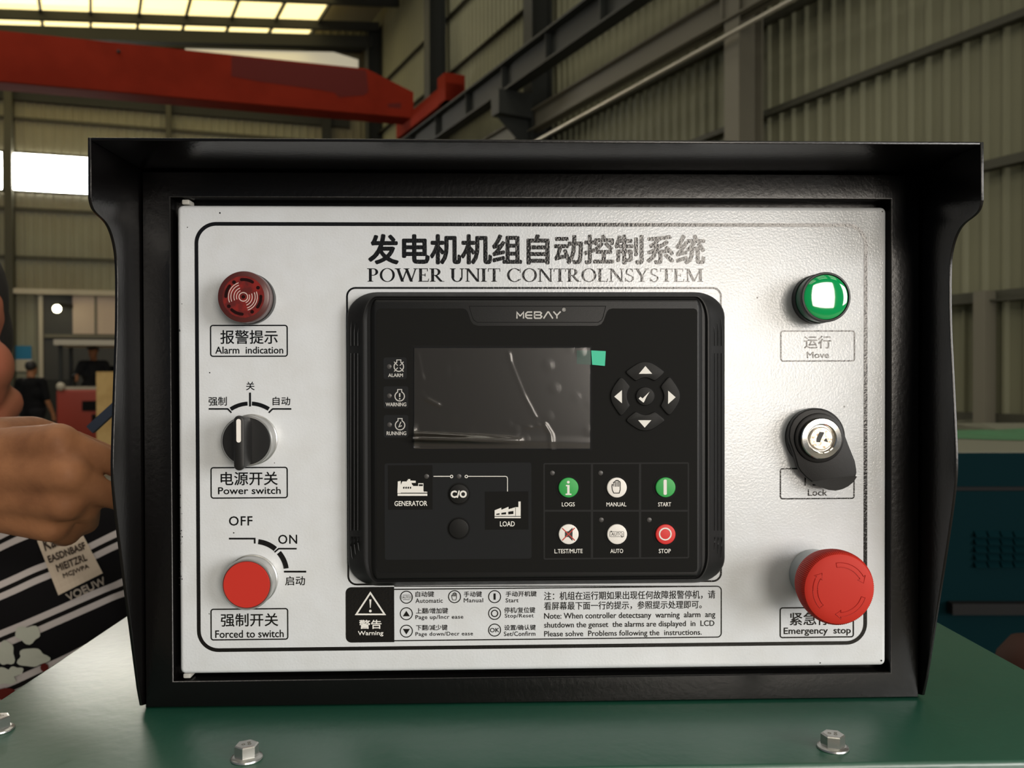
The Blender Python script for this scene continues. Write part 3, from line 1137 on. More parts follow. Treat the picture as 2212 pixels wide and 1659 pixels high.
pf = thing('protective_film', 'clear wrinkled protective film stuck over the dark display, with a teal pull tab', 'film', (P(1085, 970, CL)[0], -CL, P(1085, 970, CL)[1]))
FL = CL + .00035
c4 = [P(894, 750.5, FL), P(1275.5, 750.5, FL), P(1275, 972, FL), P(893.5, 967, FL)]
NX, NZ = 96, 64
vs, fs = [], []


def seg_d(u, v, a, b):
    ax, ay, bx_, by = a[0], a[1], b[0], b[1]
    dx, dy = bx_ - ax, by - ay
    t_ = max(0, min(1, ((u - ax) * dx + (v - ay) * dy) / (dx * dx + dy * dy)))
    return hypot(u - ax - t_ * dx, v - ay - t_ * dy), t_


creases = [((.535, .05), (.545, .14), .007, .0003), ((.545, .14), (.62, .46), .005, .00018), ((.62, .46), (.69, .69), .006, .00025), ((.74, .75), (.775, .85), .008, .0007), ((.775, .85), (.78, 1.0), .010, .0006), ((.62, .79), (.73, .76), .006, .0005), ((.07, .51), (.14, .57), .010, .0005), ((.02, .06), (.05, .32), .008, .00015)]
for j in range(NZ + 1):
    v = j / NZ
    for i in range(NX + 1):
        u = i / NX
        x = (c4[0][0] * (1 - u) + c4[1][0] * u) * (1 - v) + (c4[3][0] * (1 - u) + c4[2][0] * u) * v
        z = (c4[0][1] * (1 - u) + c4[1][1] * u) * (1 - v) + (c4[3][1] * (1 - u) + c4[2][1] * u) * v
        h = 0.0
        for a_, b_, w_, hh in creases:
            dd, tt = seg_d(u * 1.0, v, a_, b_)
            h = max(h, hh * math.exp(-(dd / w_) ** 2))
        # the loose lower edge curls up, tighter to the right
        vb = .90 + .03 * u
        amp = .0030 * max(0.0, 1 - u / .62) ** .6 + .0003
        h += amp * math.exp(-((v - vb) / .035) ** 2)
        h += .0012 * max(0, 1 - u / .03) * max(0, (v - .75) / .25)
        vs.append((x, -(FL + h), z))
for j in range(NZ):
    for i in range(NX):
        a_ = j * (NX + 1) + i
        fs.append((a_, a_ + NX + 1, a_ + NX + 2, a_ + 1))
me = bpy.data.meshes.new('clear_sheet')
me.from_pydata(vs, [], fs)
me.update()
link('clear_sheet', me, M['clear_film'], pf, smooth=80)
bm = bmesh.new()
pts = [P(x, y, FL) for x, y in ((1277, 757), (1308.5, 758.5), (1306.5, 790.5), (1279, 788))][::-1]
prism(bm, pts, FL + .0001, FL + .0003)
obj('pull_tab', bm, M['teal_tab'], pf)['label'] = 'bright teal square pull tab'
bm = bmesh.new()
pts = [P(x, y, FL) for x, y in ((1246, 757), (1276.5, 757), (1276.5, 788), (1246, 786))][::-1]
prism(bm, pts, FL - .00016, FL - .00010)
obj('adhesive_end', bm, M['teal_dark'], pf)['label'] = 'dark teal adhesive end of the tab, under the film'
# ================================================================== DEVICES ON THE PANEL
def base_of(px, py):
    c = P(px, py)
    return c, (c[0], -0.0, c[1])


# ---- red alarm buzzer
c, o3 = base_of(542, 646.5)
t = thing('alarm_buzzer', 'round dark red buzzer with sound slots, above the label Alarm indication', 'buzzer', o3)
R = .0141
bm = bmesh.new()
lathe(bm, c, [(0, .0002), (R * .99, .0002), (R * 1.0, .0012), (R, .0052), (R * .98, .0056), (0, .0056)], 72)
obj('base', bm, M['black_gloss'], t, smooth=35)['label'] = 'black base ring'
bm = bmesh.new()
lathe(bm, c, [(0, .0056), (R * .97, .0056), (R * .985, .0064), (R * .985, .0094), (R * .995, .0097), (R * .995, .0136), (R * .975, .0144), (R * .93, .0147), (0, .0147)], 72)
lens = obj('lens', bm, M['red_lens'], t, smooth=35)
AL = .01478


def az(x, y):
    return 460 + x / 11.06, 570 + y / 11.06


FCX, FCY = az(719, 788)     # centre of the front face in the photo
k = Ink(AL - .00004)
k.wpoly(circ((c[0], c[1]), R * .80, 48))
k.build('inner_disc', M['red_inner'], t)
k = Ink(AL)
qa = pxw(FCX, FCY, AL)
fc = (c[0], c[1])


def farc(r, w, a0, a1, n=14, caps=True):
    """slot on the buzzer face, radius in face fractions; clockwise degrees from up"""
    pts = lambda rr: [(fc[0] + rr * sin(radians(a0 + (a1 - a0) * i / n)), fc[1] + rr * cos(radians(a0 + (a1 - a0) * i / n))) for i in range(n + 1)]
    o_, i_ = pts(r + w / 2), pts(r - w / 2)
    k.wband(o_, i_, False)
    if caps:
        for a in (a0, a1):
            k.wpoly(circ((fc[0] + r * sin(radians(a)), fc[1] + r * cos(radians(a))), w / 2, 12))


for a in (13, 107, 203, 290):
    farc(R * .665, R * .115, a - 19, a + 19)
for a in (58, 150, 237, 328):
    k.wpoly(circ((fc[0] + R * .66 * sin(radians(a)), fc[1] + R * .66 * cos(radians(a))), R * .072, 14))
k.wpoly(circ(fc, R * .07, 14))
k.build('sound_slots', M['red_slot'], t)
k = Ink(AL + .00006)
farc(R * .165, R * .035, 0, 360, 32, False)
for r_, a0, a1 in ((.26, -25, -112), (.36, -20, -112), (.475, -20, -112), (.565, -18, -112)):
    farc(R * r_, R * .032, a0, a1, 16, False)
for r_, a0, a1 in ((.24, 68, 158), (.34, 68, 160), (.45, 68, 162), (.535, 68, 162)):
    farc(R * r_, R * .032, a0, a1, 16, False)
k.build('sound_emblem', M['emblem'], t, 'pale printed sound waves')

# ---- black selector switch
c, o3 = base_of(545, 949.5)
t = thing('selector_switch', 'black rotary switch in a metal ring with a white pointer, above the label Power switch', 'switch', o3)
bm = bmesh.new()
R = .0140
lathe(bm, c, [(0, .0002), (.0142, .0002), (.0142, .0012), (.0137, .0016), (.0137, .0096), (.0139, .0101), (.0139, .0113), (.0135, .0117), (.01295, .0117), (.0128, .0110), (0, .0110)], 72)
obj('collar', bm, M['satin'], t, smooth=35)['label'] = 'nickel collar ring'
bm = bmesh.new()
lathe(bm, c, [(0, .0110), (.01275, .0110), (.01275, .0118), (.0125, .0121), (0, .0121)], 72)
obj('dial_disc', bm, M['black_gloss'], t, smooth=35)
bm = bmesh.new()
hw, hl = .0028, .0146


def stad(w_, l_):
    r_ = min(w_, l_)
    return rrect(c[0] - w_, c[1] - l_, c[0] + w_, c[1] + l_, r_, 8)


loft(bm, [lvl(stad(.0032, .0133), .0119), lvl(stad(.0030, .0138), .0180), lvl(stad(hw, hl), .0252), lvl(stad(hw * .9, hl - .0004), .0259), lvl(stad(hw * .7, hl - .001), .0261)])
obj('handle', bm, M['black_gloss'], t, smooth=40)
k = Ink(.02614)
g = P(514.5, 929, .0261)
zt, zb = P(514, 905, .0261)[1], P(514, 956, .0261)[1]
k.wpoly(rrect(c[0] - .0012, zb, c[0] + .0012, zt, .00118, 6))
k.build('pointer_mark', M['white_key'], t, 'white pointer line')

# ---- red push button
c, o3 = base_of(545.5, 1252)
t = thing('push_button', 'flat red push button in a metal ring, above the label Forced to switch', 'button', o3)
bm = bmesh.new()
lathe(bm, c, [(0, .0002), (.0142, .0002), (.0142, .0012), (.0137, .0016), (.0137, .0096), (.0140, .0100), (.0140, .0114), (.0137, .0119), (.0131, .0119), (.0127, .0110), (0, .0110)], 72)
obj('collar', bm, M['satin'], t, smooth=35)['label'] = 'nickel collar ring'
bm = bmesh.new()
lathe(bm, c, [(0, .0110), (.0126, .0110), (.0126, .0119), (.0124, .0121), (0, .0121)], 72)
obj('button_cap', bm, M['red_button'], t, smooth=35)['label'] = 'flat red cap'

# ---- green pilot lamp
c, o3 = base_of(1762, 647)
t = thing('pilot_lamp', 'round green indicator lamp with a black rim, above the label Move', 'indicator lamp', o3)
bm = bmesh.new()
lathe(bm, c, [(0, .0002), (.0139, .0002), (.0139, .0050), (.0136, .0054), (0, .0054)], 72)
obj('base', bm, M['black_gloss'], t, smooth=35)
bm = bmesh.new()
lathe(bm, c, [(0, .0054), (.0134, .0054), (.0134, .0122), (0, .0122)], 72)
obj('lamp_body', bm, M['green_ring'], t, smooth=35)['label'] = 'dark green translucent side'
bm = bmesh.new()
lathe(bm, c, [(.0128, .0122), (.0136, .0122), (.0138, .0126), (.0138, .0148), (.0134, .0154), (.0127, .0155), (.0123, .0150), (.0123, .0122)], 72)
obj('rim', bm, M['black_gloss'], t, smooth=35)
bm = bmesh.new()
lathe(bm, c, [(.0124, .0130)] + [(.0124 * cos(radians(a)), .0146 + .0014 * sin(radians(a))) for a in range(0, 90, 7)] + [(0, .0160)], 72)
obj('lens', bm, M['green_lens'], t, smooth=60)['label'] = 'glossy green domed lens'

# ---- key lock with its dust flap
c, o3 = base_of(1757.5, 944)
t = thing('key_lock', 'chrome key lock with a black dust flap swung aside, over the label Lock', 'lock', o3)
bm = bmesh.new()
lathe(bm, c, [(0, .0002), (.0166, .0002), (.0166, .0036), (.0162, .0042), (0, .0042)], 72)
obj('base', bm, M['rubber'], t, smooth=35)


def kz(x, y):
    return 1680 + x / 7.9, 870 + y / 7.9


FL_ = .0075
flap = [kz(x, y) for x, y in ((205, 660), (190, 560), (210, 420), (270, 290), (360, 195), (470, 130), (600, 98), (730, 105), (860, 145), (970, 215), (1060, 310), (1115, 420), (1140, 530), (1210, 720), (1320, 990), (1345, 1130), (1350, 1195), (1330, 1260), (1270, 1340), (1180, 1415), (1080, 1465), (960, 1492), (840, 1480), (730, 1440), (610, 1375), (480, 1270), (395, 1180), (345, 1100), (290, 900))]
w_ = [P(x, y, FL_) for x, y in flap]
if area2(w_) < 0:
    w_ = w_[::-1]
bm = bmesh.new()
prism(bm, w_, .0042, FL_, .0007, 3)
obj('dust_flap', bm, M['rubber'], t, smooth=40)['label'] = 'black rubber dust flap'
# turned-up lip of the flap
bm = bmesh.new()
lip = [kz(x, y) for x, y in ((560, 1350), (900, 1295), (1310, 1245), (1335, 1255), (1270, 1340), (1180, 1415), (1080, 1465), (960, 1492), (840, 1480), (730, 1440), (640, 1390))]
base_l = [P(x, y, FL_) for x, y in lip]
fr_l = [P(x, y, FL_ + .0022) for x, y in lip]
a_, b_ = [], []
for i, (p0, p1) in enumerate(zip(base_l, fr_l)):
    raised = 0.0 if i < 3 else min(1.0, max(0.0, (.6 if i in (3, 10) else 1)))
    a_.append((p0[0], -FL_ + .0004, p0[1]))
    b_.append((p0[0], -FL_ - .0002 - .0020 * raised, p0[1]))
loft(bm, [a_, b_])
obj('flap_lip', bm, M['rubber'], t, smooth=40)
bm = bmesh.new()
lathe(bm, c, [(0, .0072), (.0140, .0074), (.0138, .0086), (.0128, .0090), (0, .0090)], 72)
obj('gasket', bm, M['rubber'], t, smooth=35)
bm = bmesh.new()
RC = .0115
lathe(bm, c, [(0, .0086), (RC, .0086), (RC, .0116), (RC - .0005, .0121), (.0083, .0123), (.0078, .0119), (.0074, .0098), (0, .0098)], 72)
chrome = obj('chrome_ring', bm, M['chrome'], t, smooth=35)
chrome['label'] = 'chrome cylinder ring'
bm = bmesh.new()
lathe(bm, c, [(0, .0098), (.0063, .0098), (.0064, .0112), (.0060, .0116), (0, .0117)], 48)
plug = obj('key_plug', bm, M['zamak'], t, smooth=35)
plug['label'] = 'worn pale metal key plug'
k = Ink(.01176)
pc = (c[0], c[1])
s_ = pxw(1765, 944, .0117) / 7.9
for pl in ([(-100, 55), (-95, -5), (-35, -130), (45, -125), (55, -105), (-10, 25), (-25, 75), (-95, 70)], [(55, 30), (95, -10), (135, 75), (60, 55)]):
    k.wpoly([(pc[0] + (x - 5) * s_ * .86, pc[1] - y * s_ * .86) for x, y in pl])
k.build('keyway', M['door_dark'], t, 'dark grey keyway')

# ---- emergency stop
c, o3 = base_of(1757, 1239)
t = thing('emergency_stop', 'big red mushroom button with arrows, above the label Emergency stop', 'emergency stop button', o3)
bm = bmesh.new()
lathe(bm, c, [(0, .0002), (.0140, .0002), (.0140, .0016), (.0132, .0030), (.0124, .0060), (.0120, .0200), (0, .0200)], 72)
obj('collar', bm, M['collar'], t, smooth=35)['label'] = 'light grey plastic collar'
bm = bmesh.new()
NK = 240
RM = .0199


def knurl(i):
    return 1.0 if i % 2 else .982


lathe(bm, c, [(0, .0170), (.0150, .0170)], NK)
rows_ = [(.0165, .0172), (.0178, .0190), (.0188, .0230), (.0196, .0265), (RM, .0300), (RM, .0325), (.0194, .0345), (.0184, .0358), (.0165, .0366), (.012, .0371), (.006, .0374), (0, .0375)]
vrows = []
for j, (r_, L_) in enumerate(rows_):
    if r_ == 0:
        vrows.append([bm.verts.new((c[0], -L_, c[1]))])
    else:
        kf = 1 if 1 <= j <= 6 else 0
        vrows.append([bm.verts.new((c[0] + r_ * (knurl(i) if kf else 1) * cos(2 * pi * i / NK), -L_, c[1] + r_ * (knurl(i) if kf else 1) * sin(2 * pi * i / NK))) for i in range(NK)])
for a_, b_ in zip(vrows, vrows[1:]):
    for i in range(NK):
        j = (i + 1) % NK
        if len(b_) == 1:
            bm.faces.new((a_[i], a_[j], b_[0]))
        else:
            bm.faces.new((a_[i], a_[j], b_[j], b_[i]))
mush = obj('mushroom_head', bm, M['red_mush'], t, smooth=28)
mush['label'] = 'red mushroom head with a knurled edge'


def mlev(r_):
    pr_ = [(.0199, .0325), (.0194, .0345), (.0184, .0358), (.0165, .0366), (.012, .0371), (.006, .0374), (0, .0375)]
    for (r1, l1), (r0, l0) in zip(pr_, pr_[1:]):
        if r_ >= r0:
            return l0 + (l1 - l0) * (r_ - r0) / (r1 - r0)
    return .0375


def mpt(rf, a):
    r_ = RM * rf
    return (c[0] + r_ * sin(radians(a)), -mlev(r_) - .00002, c[1] + r_ * cos(radians(a)))


for a0, a1 in ((-8, 62), (228, 300), (108, 178)):
    bm = bmesh.new()
    outline = [mpt(.72, a0 + (a1 - a0) * i / 14) for i in range(15)] + [mpt(.78, a1 - 1), mpt(.655, a1 + 13), mpt(.54, a1 - 1), mpt(.60, a1)] + [mpt(.60, a1 - (a1 - a0) * i / 14) for i in range(1, 15)]
    tube(bm, outline + outline[:1], .00022, 5)
    obj('relief_arrow', bm, M['red_groove_shade'], t, smooth=60)

# ================================================================== GREEN CABINET AND BOLTS
gx0, gx1, gy0, gy1 = -.3100, .3115, -.0785, .205
gt = thing('green_cabinet', 'gloss green steel cabinet whose flat top carries the black control box', 'cabinet', (0, .06, 0))
bm = bmesh.new()
box(bm, gx0, gx1, gy0, gy1, ZB - .022, ZB)
bmesh.ops.recalc_face_normals(bm, faces=bm.faces[:])
bevel_all(bm, .0022, 3)
obj('top_plate', bm, M['green_metal'], gt, smooth=35)
bm = bmesh.new()
box(bm, gx0 + .004, gx1 - .004, gy0 + .004, gy1 - .004, .06, ZB - .0215)
obj('cabinet_body', bm, M['green_metal'], gt)
bm = bmesh.new()
box(bm, gx0 + .02, gx1 - .02, gy0 + .02, gy1 - .02, 0, .06)
obj('plinth', bm, M['dark_steel'], gt)


def make_bolt():
    r_ = thing('flange_bolt', 'b', 'bolt', (0, 0, ZB))
    bm = bmesh.new()
    n = 40
    rings = [(.0074, 0.0), (.0077, .0004), (.0075, .0011), (.0062, .0018), (.0055, .0019)]
    loft(bm, [[(rr_ * cos(2 * pi * i / n), rr_ * sin(2 * pi * i / n), h_ + ZB) for i in range(n)] for rr_, h_ in rings])
    obj('flange', bm, M['steel'], r_, smooth=40)
    bm = bmesh.new()
    hexp = lambda rr_, h_: [(rr_ * cos(pi / 3 * i + .25), rr_ * sin(pi / 3 * i + .25), h_ + ZB) for i in range(6)]
    v1 = hexp(.0058, .0017), hexp(.0058, .0068), hexp(.0053, .0073), hexp(.0046, .0074)
    loft(bm, list(v1))
    bmesh.ops.recalc_face_normals(bm, faces=bm.faces[:])
    hd = obj('hex_head', bm, M['steel'], r_)
    k_ = bmesh.new()
    for x_, y_, rr_ in ((-.0015, -.0006, .0009), (.0014, -.0008, .0009), (.0010, .0013, .0008)):
        o_ = [(x_ + rr_ * cos(2 * pi * i / 14), y_ + rr_ * sin(2 * pi * i / 14), ZB + .00745) for i in range(14)]
        i_ = [(x_ + rr_ * .55 * cos(2 * pi * i / 14), y_ + rr_ * .55 * sin(2 * pi * i / 14), ZB + .00745) for i in range(14)]
        ov, iv = [k_.verts.new(p) for p in o_], [k_.verts.new(p) for p in i_]
        for i in range(14):
            k_.faces.new((ov[i], ov[(i + 1) % 14], iv[(i + 1) % 14], iv[i]))
    obj('grade_stamp', k_, M['grey_steel'], hd if False else r_)
    return r_


def dup(root, loc, rotz, label=None):
    r_ = root.copy()
    COL.objects.link(r_)
    r_.location = loc
    r_.rotation_euler = (0, 0, rotz)
    if label:
        r_['label'] = label
    for ch in list(root.children):
        c_ = ch.copy()
        COL.objects.link(c_)
        c_.parent = r_
    return r_


bolt = make_bolt()
bolt['group'] = 'flange bolts on the green top'
spots = [((533, 1639), .2, 'zinc flange bolt on the green top, below the Forced to switch label'), ((1799, 1616), -.55, 'zinc flange bolt on the green top, below the emergency stop button'), ((-3, 1577), .9, 'zinc flange bolt at the left edge of the green top, cut by the frame')]
for i, ((px, py), rz, lb) in enumerate(spots):
    p = on(2, ZB, px, py)
    if i == 0:
        bolt.location = p
        bolt.rotation_euler = (0, 0, rz)
        bolt['label'] = lb
    else:
        dup(bolt, p, rz, lb)
# ================================================================== THE HALL
def hdir(px):
    d = ray(px, 811)
    return Vector((d.x, d.y, 0)).normalized()


D1 = -hdir(200)              # along the side wall, towards the viewer
D2 = hdir(7000)              # along the end wall, to the right
NW = Vector((-D1.y, D1.x, 0))
NW = NW if NW.x < 0 else -NW  # off the side wall into the hall
MW = Vector((-D2.y, D2.x, 0))
MW = MW if MW.y < 0 else -MW  # off the end wall into the hall
CN = at(790, 811, 22.0)
CN.z = 0.0
UP = Vector((0, 0, 1))
ZR = 9.75                     # height of the roof sheets


def rw(s, q, z):
    return CN + D1 * s + NW * q + UP * z


def fw(t, q, z):
    return CN - D2 * t + MW * q + UP * z


def _hit(px, py, o, n):
    d = ray(px, py)
    return EYE + d * ((o - EYE).dot(n) / d.dot(n))


def rwp(px, py, q):
    p = _hit(px, py, CN + NW * q, NW)
    return (p - CN).dot(D1), p.z


def fwp(px, py, q):
    p = _hit(px, py, CN + MW * q, MW)
    return -(p - CN).dot(D2), p.z


def wbox(bm, fn, a0, a1, q0, q1, z0, z1, mi=0):
    v = [bm.verts.new(fn(a, q, z)) for (a, q, z) in ((a0, q0, z0), (a1, q0, z0), (a1, q1, z0), (a0, q1, z0), (a0, q0, z1), (a1, q0, z1), (a1, q1, z1), (a0, q1, z1))]
    for f in ((0, 3, 2, 1), (4, 5, 6, 7), (0, 1, 5, 4), (1, 2, 6, 5), (2, 3, 7, 6), (3, 0, 4, 7)):
        bm.faces.new([v[i] for i in f]).material_index = mi


def ribbed(fn, length, pitch, a_start, zt, rib=.03, wid=.05):
    bm = bmesh.new()
    prof_ = []
    a = a_start
    while a < length:
        prof_ += [(a, 0), (a + pitch - wid - .02, 0), (a + pitch - wid, rib), (a + pitch - .02, rib)]
        a += pitch
    prof_.append((a, 0))
    lo = [bm.verts.new(fn(a_, q_, 0)) for a_, q_ in prof_]
    hi = [bm.verts.new(fn(a_, q_, zt)) for a_, q_ in prof_]
    for i in range(len(prof_) - 1):
        bm.faces.new((lo[i], lo[i + 1], hi[i + 1], hi[i]))
    return bm


# floor
bm = bmesh.new()
fl = [bm.verts.new(p) for p in ((-16, -8, 0), (12, -8, 0), (12, 26, 0), (-16, 26, 0))]
bm.faces.new(fl)
struct('floor', bm, M['concrete'])
# side wall and end wall of corrugated sheet
struct('wall_right', ribbed(rw, 22.5, .1705, -.02, ZR + .4, .028, .042), M['wall'])
struct('wall_far', ribbed(fw, 26, .19, -.02, ZR + .4, .02, .06), M['wall_far'])
# roof: dark sheets with a field of translucent panels at the far end
ra0 = rwp(900, 2, .0)[0]


def rf(t, w, z):              # roof coordinates: t to the left along the end wall, w off the end wall
    return CN - D2 * t + (D1 * w) + UP * (z - .085 * (t - 1))


bm = bmesh.new()
v = [bm.verts.new(p) for p in (rf(-1.5, -.5, ZR + .32), rf(16, -.5, ZR + .32), rf(16, 44, ZR + .32), rf(-8, 44, ZR + .32))]
bm.faces.new(v)
struct('ceiling', bm, M['roof'])
PITCH_T, PITCH_W = .97, 1.5
n = 0
for jw in range(3):
    for it in range(11):
        t0 = 1.51 + it * PITCH_T
        w0 = .05 + jw * PITCH_W
        bm = bmesh.new()
        v = [bm.verts.new(p) for p in (rf(t0, w0, ZR), rf(t0 + PITCH_T, w0, ZR), rf(t0 + PITCH_T, w0 + PITCH_W, ZR), rf(t0, w0 + PITCH_W, ZR))]
        bm.faces.new(v)
        n += 1
        struct('window_%d' % (n + 2), bm, M['sky_panel'])
# unseen translucent strips further along the roof, added and brightened to light the hall
for jw in range(8):
    for it in range(3):
        bm = bmesh.new()
        w0, t0 = 6.5 + jw * 4.6, 1.2 + it * 4.6
        bm.faces.new([bm.verts.new(p) for p in (rf(t0, w0, ZR + .2), rf(t0 + 3.2, w0, ZR + .2), rf(t0 + 3.2, w0 + 1.6, ZR + .2), rf(t0, w0 + 1.6, ZR + .2))])
        n += 1
        struct('window_%d' % (n + 2), bm, M['roof_fill'])
# purlins (across) and bars (along) under the translucent field
for jw in range(4):
    bm = bmesh.new()
    w0 = .05 + jw * PITCH_W
    wb_ = .05
    loft(bm, [[rf(.1, w0 - wb_, ZR - .02), rf(.1, w0 + wb_, ZR - .02), rf(.1, w0 + wb_, ZR - .22), rf(.1, w0 - wb_, ZR - .22)], [rf(15, w0 - wb_, ZR - .02), rf(15, w0 + wb_, ZR - .02), rf(15, w0 + wb_, ZR - .22), rf(15, w0 - wb_, ZR - .22)]])
    struct('trim_%d' % (jw + 1), bm, M['dark_steel'])
for it in range(12):
    bm = bmesh.new()
    t0 = 1.51 + it * PITCH_T
    loft(bm, [[rf(t0 - .03, .0, ZR - .01), rf(t0 + .03, .0, ZR - .01), rf(t0 + .03, .0, ZR - .09), rf(t0 - .03, .0, ZR - .09)], [rf(t0 - .03, 4.5, ZR - .01), rf(t0 + .03, 4.5, ZR - .01), rf(t0 + .03, 4.5, ZR - .09), rf(t0 - .03, 4.5, ZR - .09)]])
    struct('trim_%d' % (it + 10), bm, M['girt'])
# rafter beam in front of the end wall
q0 = 1.25
ztop, zbot = fwp(400, 74, q0)[1], fwp(400, 100, q0)[1]
bm = bmesh.new()
fs_ = lambda t_, q_, z_: fw(t_, q_, z_ - .085 * (t_ - fwp(400, 74, q0)[0]))
wbox(bm, fs_, .0, 15, q0, q0 + .25, zbot, ztop)
struct('beam', bm, M['dark_steel'])
bm = bmesh.new()
pp = [_hit(x, y, CN + MW * .04, MW) for x, y in ((400, 96), (640, 98), (700, 106), (774, 129), (774, 146), (400, 118))]
loft(bm, [[p - MW * .02 for p in pp], pp])
struct('window_91', bm, M['gable_sheet'])
# beam and posts on the end wall
bm = bmesh.new()
z1_, z0_ = fwp(300, 192, .3)[1], fwp(300, 232, .3)[1]
wbox(bm, fw, .4, 15, .03, .09, z0_, z1_)
struct('beam', bm, M['dark_steel'])
for px, w_, m_ in ((705, .22, 'dark_steel'), (365, .12, 'girt'), (20, .16, 'girt')):
    t0 = fwp(px, 300, .1)[0]
    bm = bmesh.new()
    wbox(bm, fw, t0 - w_ / 2, t0 + w_ / 2, .03, .24, 0 if px < 100 else 3, z1_)
    struct('column', bm, M[m_])
for i, (py, x0_, x1_) in enumerate(((262, 0, 700), (455, -400, 700), (558, -400, 700))):
    z_ = fwp(150, py, .1)[1]
    bm = bmesh.new()
    wbox(bm, fw, .3, 15, .02, .07, z_ - .03, z_ + .03)
    struct('trim_%d' % (30 + i), bm, M['girt'])
# bright window in the end wall, two panes seen
for i, (l, r_) in enumerate(((-150, 5), (11, 262))):
    ta, tb = fwp(l, 372, .05)[0], fwp(r_, 372, .05)[0]
    zt_, zb_ = fwp(100, 336, .05)[1], fwp(100, 414, .05)[1]
    bm = bmesh.new()
    wbox(bm, fw, min(ta, tb), max(ta, tb), .03, .06, zb_, zt_)
    w = struct('window_%d' % (i + 1), bm, M['window'])
    bm = bmesh.new()
    for a0, a1, b0, b1 in ((min(ta, tb) - .06, max(ta, tb) + .06, zt_, zt_ + .06), (min(ta, tb) - .06, max(ta, tb) + .06, zb_ - .06, zb_), (min(ta, tb) - .03, min(ta, tb), zb_, zt_), (max(ta, tb), max(ta, tb) + .03, zb_, zt_)):
        wbox(bm, fw, a0, a1, .03, .09, b0, b1)
    obj('window_frame', bm, M['girt'], w)


# sliding door area low on the end wall
def wallpatch(name, l, t, r_, b, q0, q1, m_, kind='structure', parent=None):
    a0, a1 = sorted((fwp(l, (t + b) / 2, q1)[0], fwp(r_, (t + b) / 2, q1)[0]))
    zb_, zt_ = sorted((fwp((l + r_) / 2, b, q1)[1], fwp((l + r_) / 2, t, q1)[1]))
    bm = bmesh.new()
    wbox(bm, fw, a0, a1, q0, q1, max(0, zb_), zt_)
    o = obj(name, bm, M[m_], parent)
    if kind and not parent:
        o['kind'] = kind
    return o


wallpatch('trim_40', 26, 626, 330, 637, .03, .22, 'cream')
wallpatch('trim_41', 84, 638, 93, 960, .03, .14, 'cream')
wallpatch('door_1', 93, 638, 330, 990, .03, .08, 'door_dark')
wallpatch('window_90', 157, 640, 330, 722, .09, .13, 'pink_sheet')
wallpatch('trim_42', 95, 723, 330, 730, .09, .14, 'grey_steel')
wallpatch('trim_43', 204, 640, 209, 722, .13, .15, 'grey_steel')
wallpatch('trim_44', 90, 820, 160, 985, .09, .3, 'dark_steel')
po = wallpatch('wall_poster', 28, 747, 68, 802, .03, .05, 'cream', None)
tag(po, 'blue and cream poster on the end wall above the walking man', 'poster')
wallpatch('printed_sky', 28, 747, 68, 776, .05, .053, 'poster_blue', None, po)
# lamp on the dark door
lp = at(123, 667, 19.2)
lt = thing('wall_lamp', 'small lit lamp shining in front of the dark door', 'lamp', lp)
bm = bmesh.new()
bmesh.ops.create_uvsphere(bm, u_segments=20, v_segments=12, radius=.085, matrix=Matrix.Translation(lp))
obj('bulb', bm, M['bulb'], lt, smooth=60)
bm = bmesh.new()
box(bm, lp.x - .05, lp.x + .05, lp.y, lp.y + .7, lp.z + .06, lp.z + .14)
obj('lamp_bracket', bm, M['dark_steel'], lt)

# ---- side wall steelwork
for i, zg in enumerate((.98, 1.93, 2.95, 4.02, 4.97, 6.1, 7.2, 8.3)):
    bm = bmesh.new()
    wbox(bm, rw, .1, 22, .02, .11, zg - .015, zg)
    wbox(bm, rw, .1, 22, .02, .035, zg - .015, zg + .075)
    struct('trim_%d' % (50 + i), bm, M['girt'])


def column(px, q0, q1, fwid, m_, py=200):
    """I-section column: flanges parallel to the wall"""
    s0 = rwp(px, py, q1)[0]
    bm = bmesh.new()
    tf = .018
    wbox(bm, rw, s0 - fwid / 2, s0 + fwid / 2, q0, q0 + tf, 0, ZR)
    wbox(bm, rw, s0 - fwid / 2, s0 + fwid / 2, q1 - tf, q1, 0, ZR)
    wbox(bm, rw, s0 - .006, s0 + .006, q0 + tf, q1 - tf, 0, ZR)
    o = struct('column', bm, M[m_])
    return s0


column(792, .03, .36, .30, 'dark_steel')
column(922, .12, .46, .30, 'dark_steel')
sB = column(1140, .12, .46, .28, 'dark_steel', 100)
sC = column(1580, .12, .44, .22, 'grey_steel')
column(2620, .12, .44, .22, 'grey_steel')
# slim post low on the right
s0 = rwp(2122, 760, .12)[0]
bm = bmesh.new()
wbox(bm, rw, s0 - .05, s0 + .05, .03, .16, 0, 2.0)
struct('column', bm, M['grey_steel'])
# lower beam on the wall
bm = bmesh.new()
zb_, zt_ = 4.98, 5.275
wbox(bm, rw, 0, 22, .38, .40, zb_, zt_)
wbox(bm, rw, 0, 22, .30, .48, zt_ - .016, zt_)
wbox(bm, rw, 0, 22, .30, .48, zb_, zb_ + .016)
for k_ in range(5):
    s_ = .3 + k_ * 4.7
    wbox(bm, rw, s_, s_ + .016, .31, .47, zb_, zt_)
struct('beam', bm, M['grey_steel'])
# light conduit under the beam
pz = [rwp(1163, 302, .55), rwp(1701, 5, .55)]
bm = bmesh.new()
tube(bm, [rw(s_, .55, z_) for s_, z_ in ((-.0, pz[0][1] + (pz[0][1] - pz[1][1]) / (pz[1][0] - pz[0][0]) * pz[0][0]), pz[0], pz[1], (20, pz[1][1]))], .024, 8)
tag(obj('conduit_pipe', bm, M['pipe'], None, rw(9, .55, pz[0][1]), smooth=60), 'thin pale galvanised pipe running along the side wall under the steel beam', 'pipe')
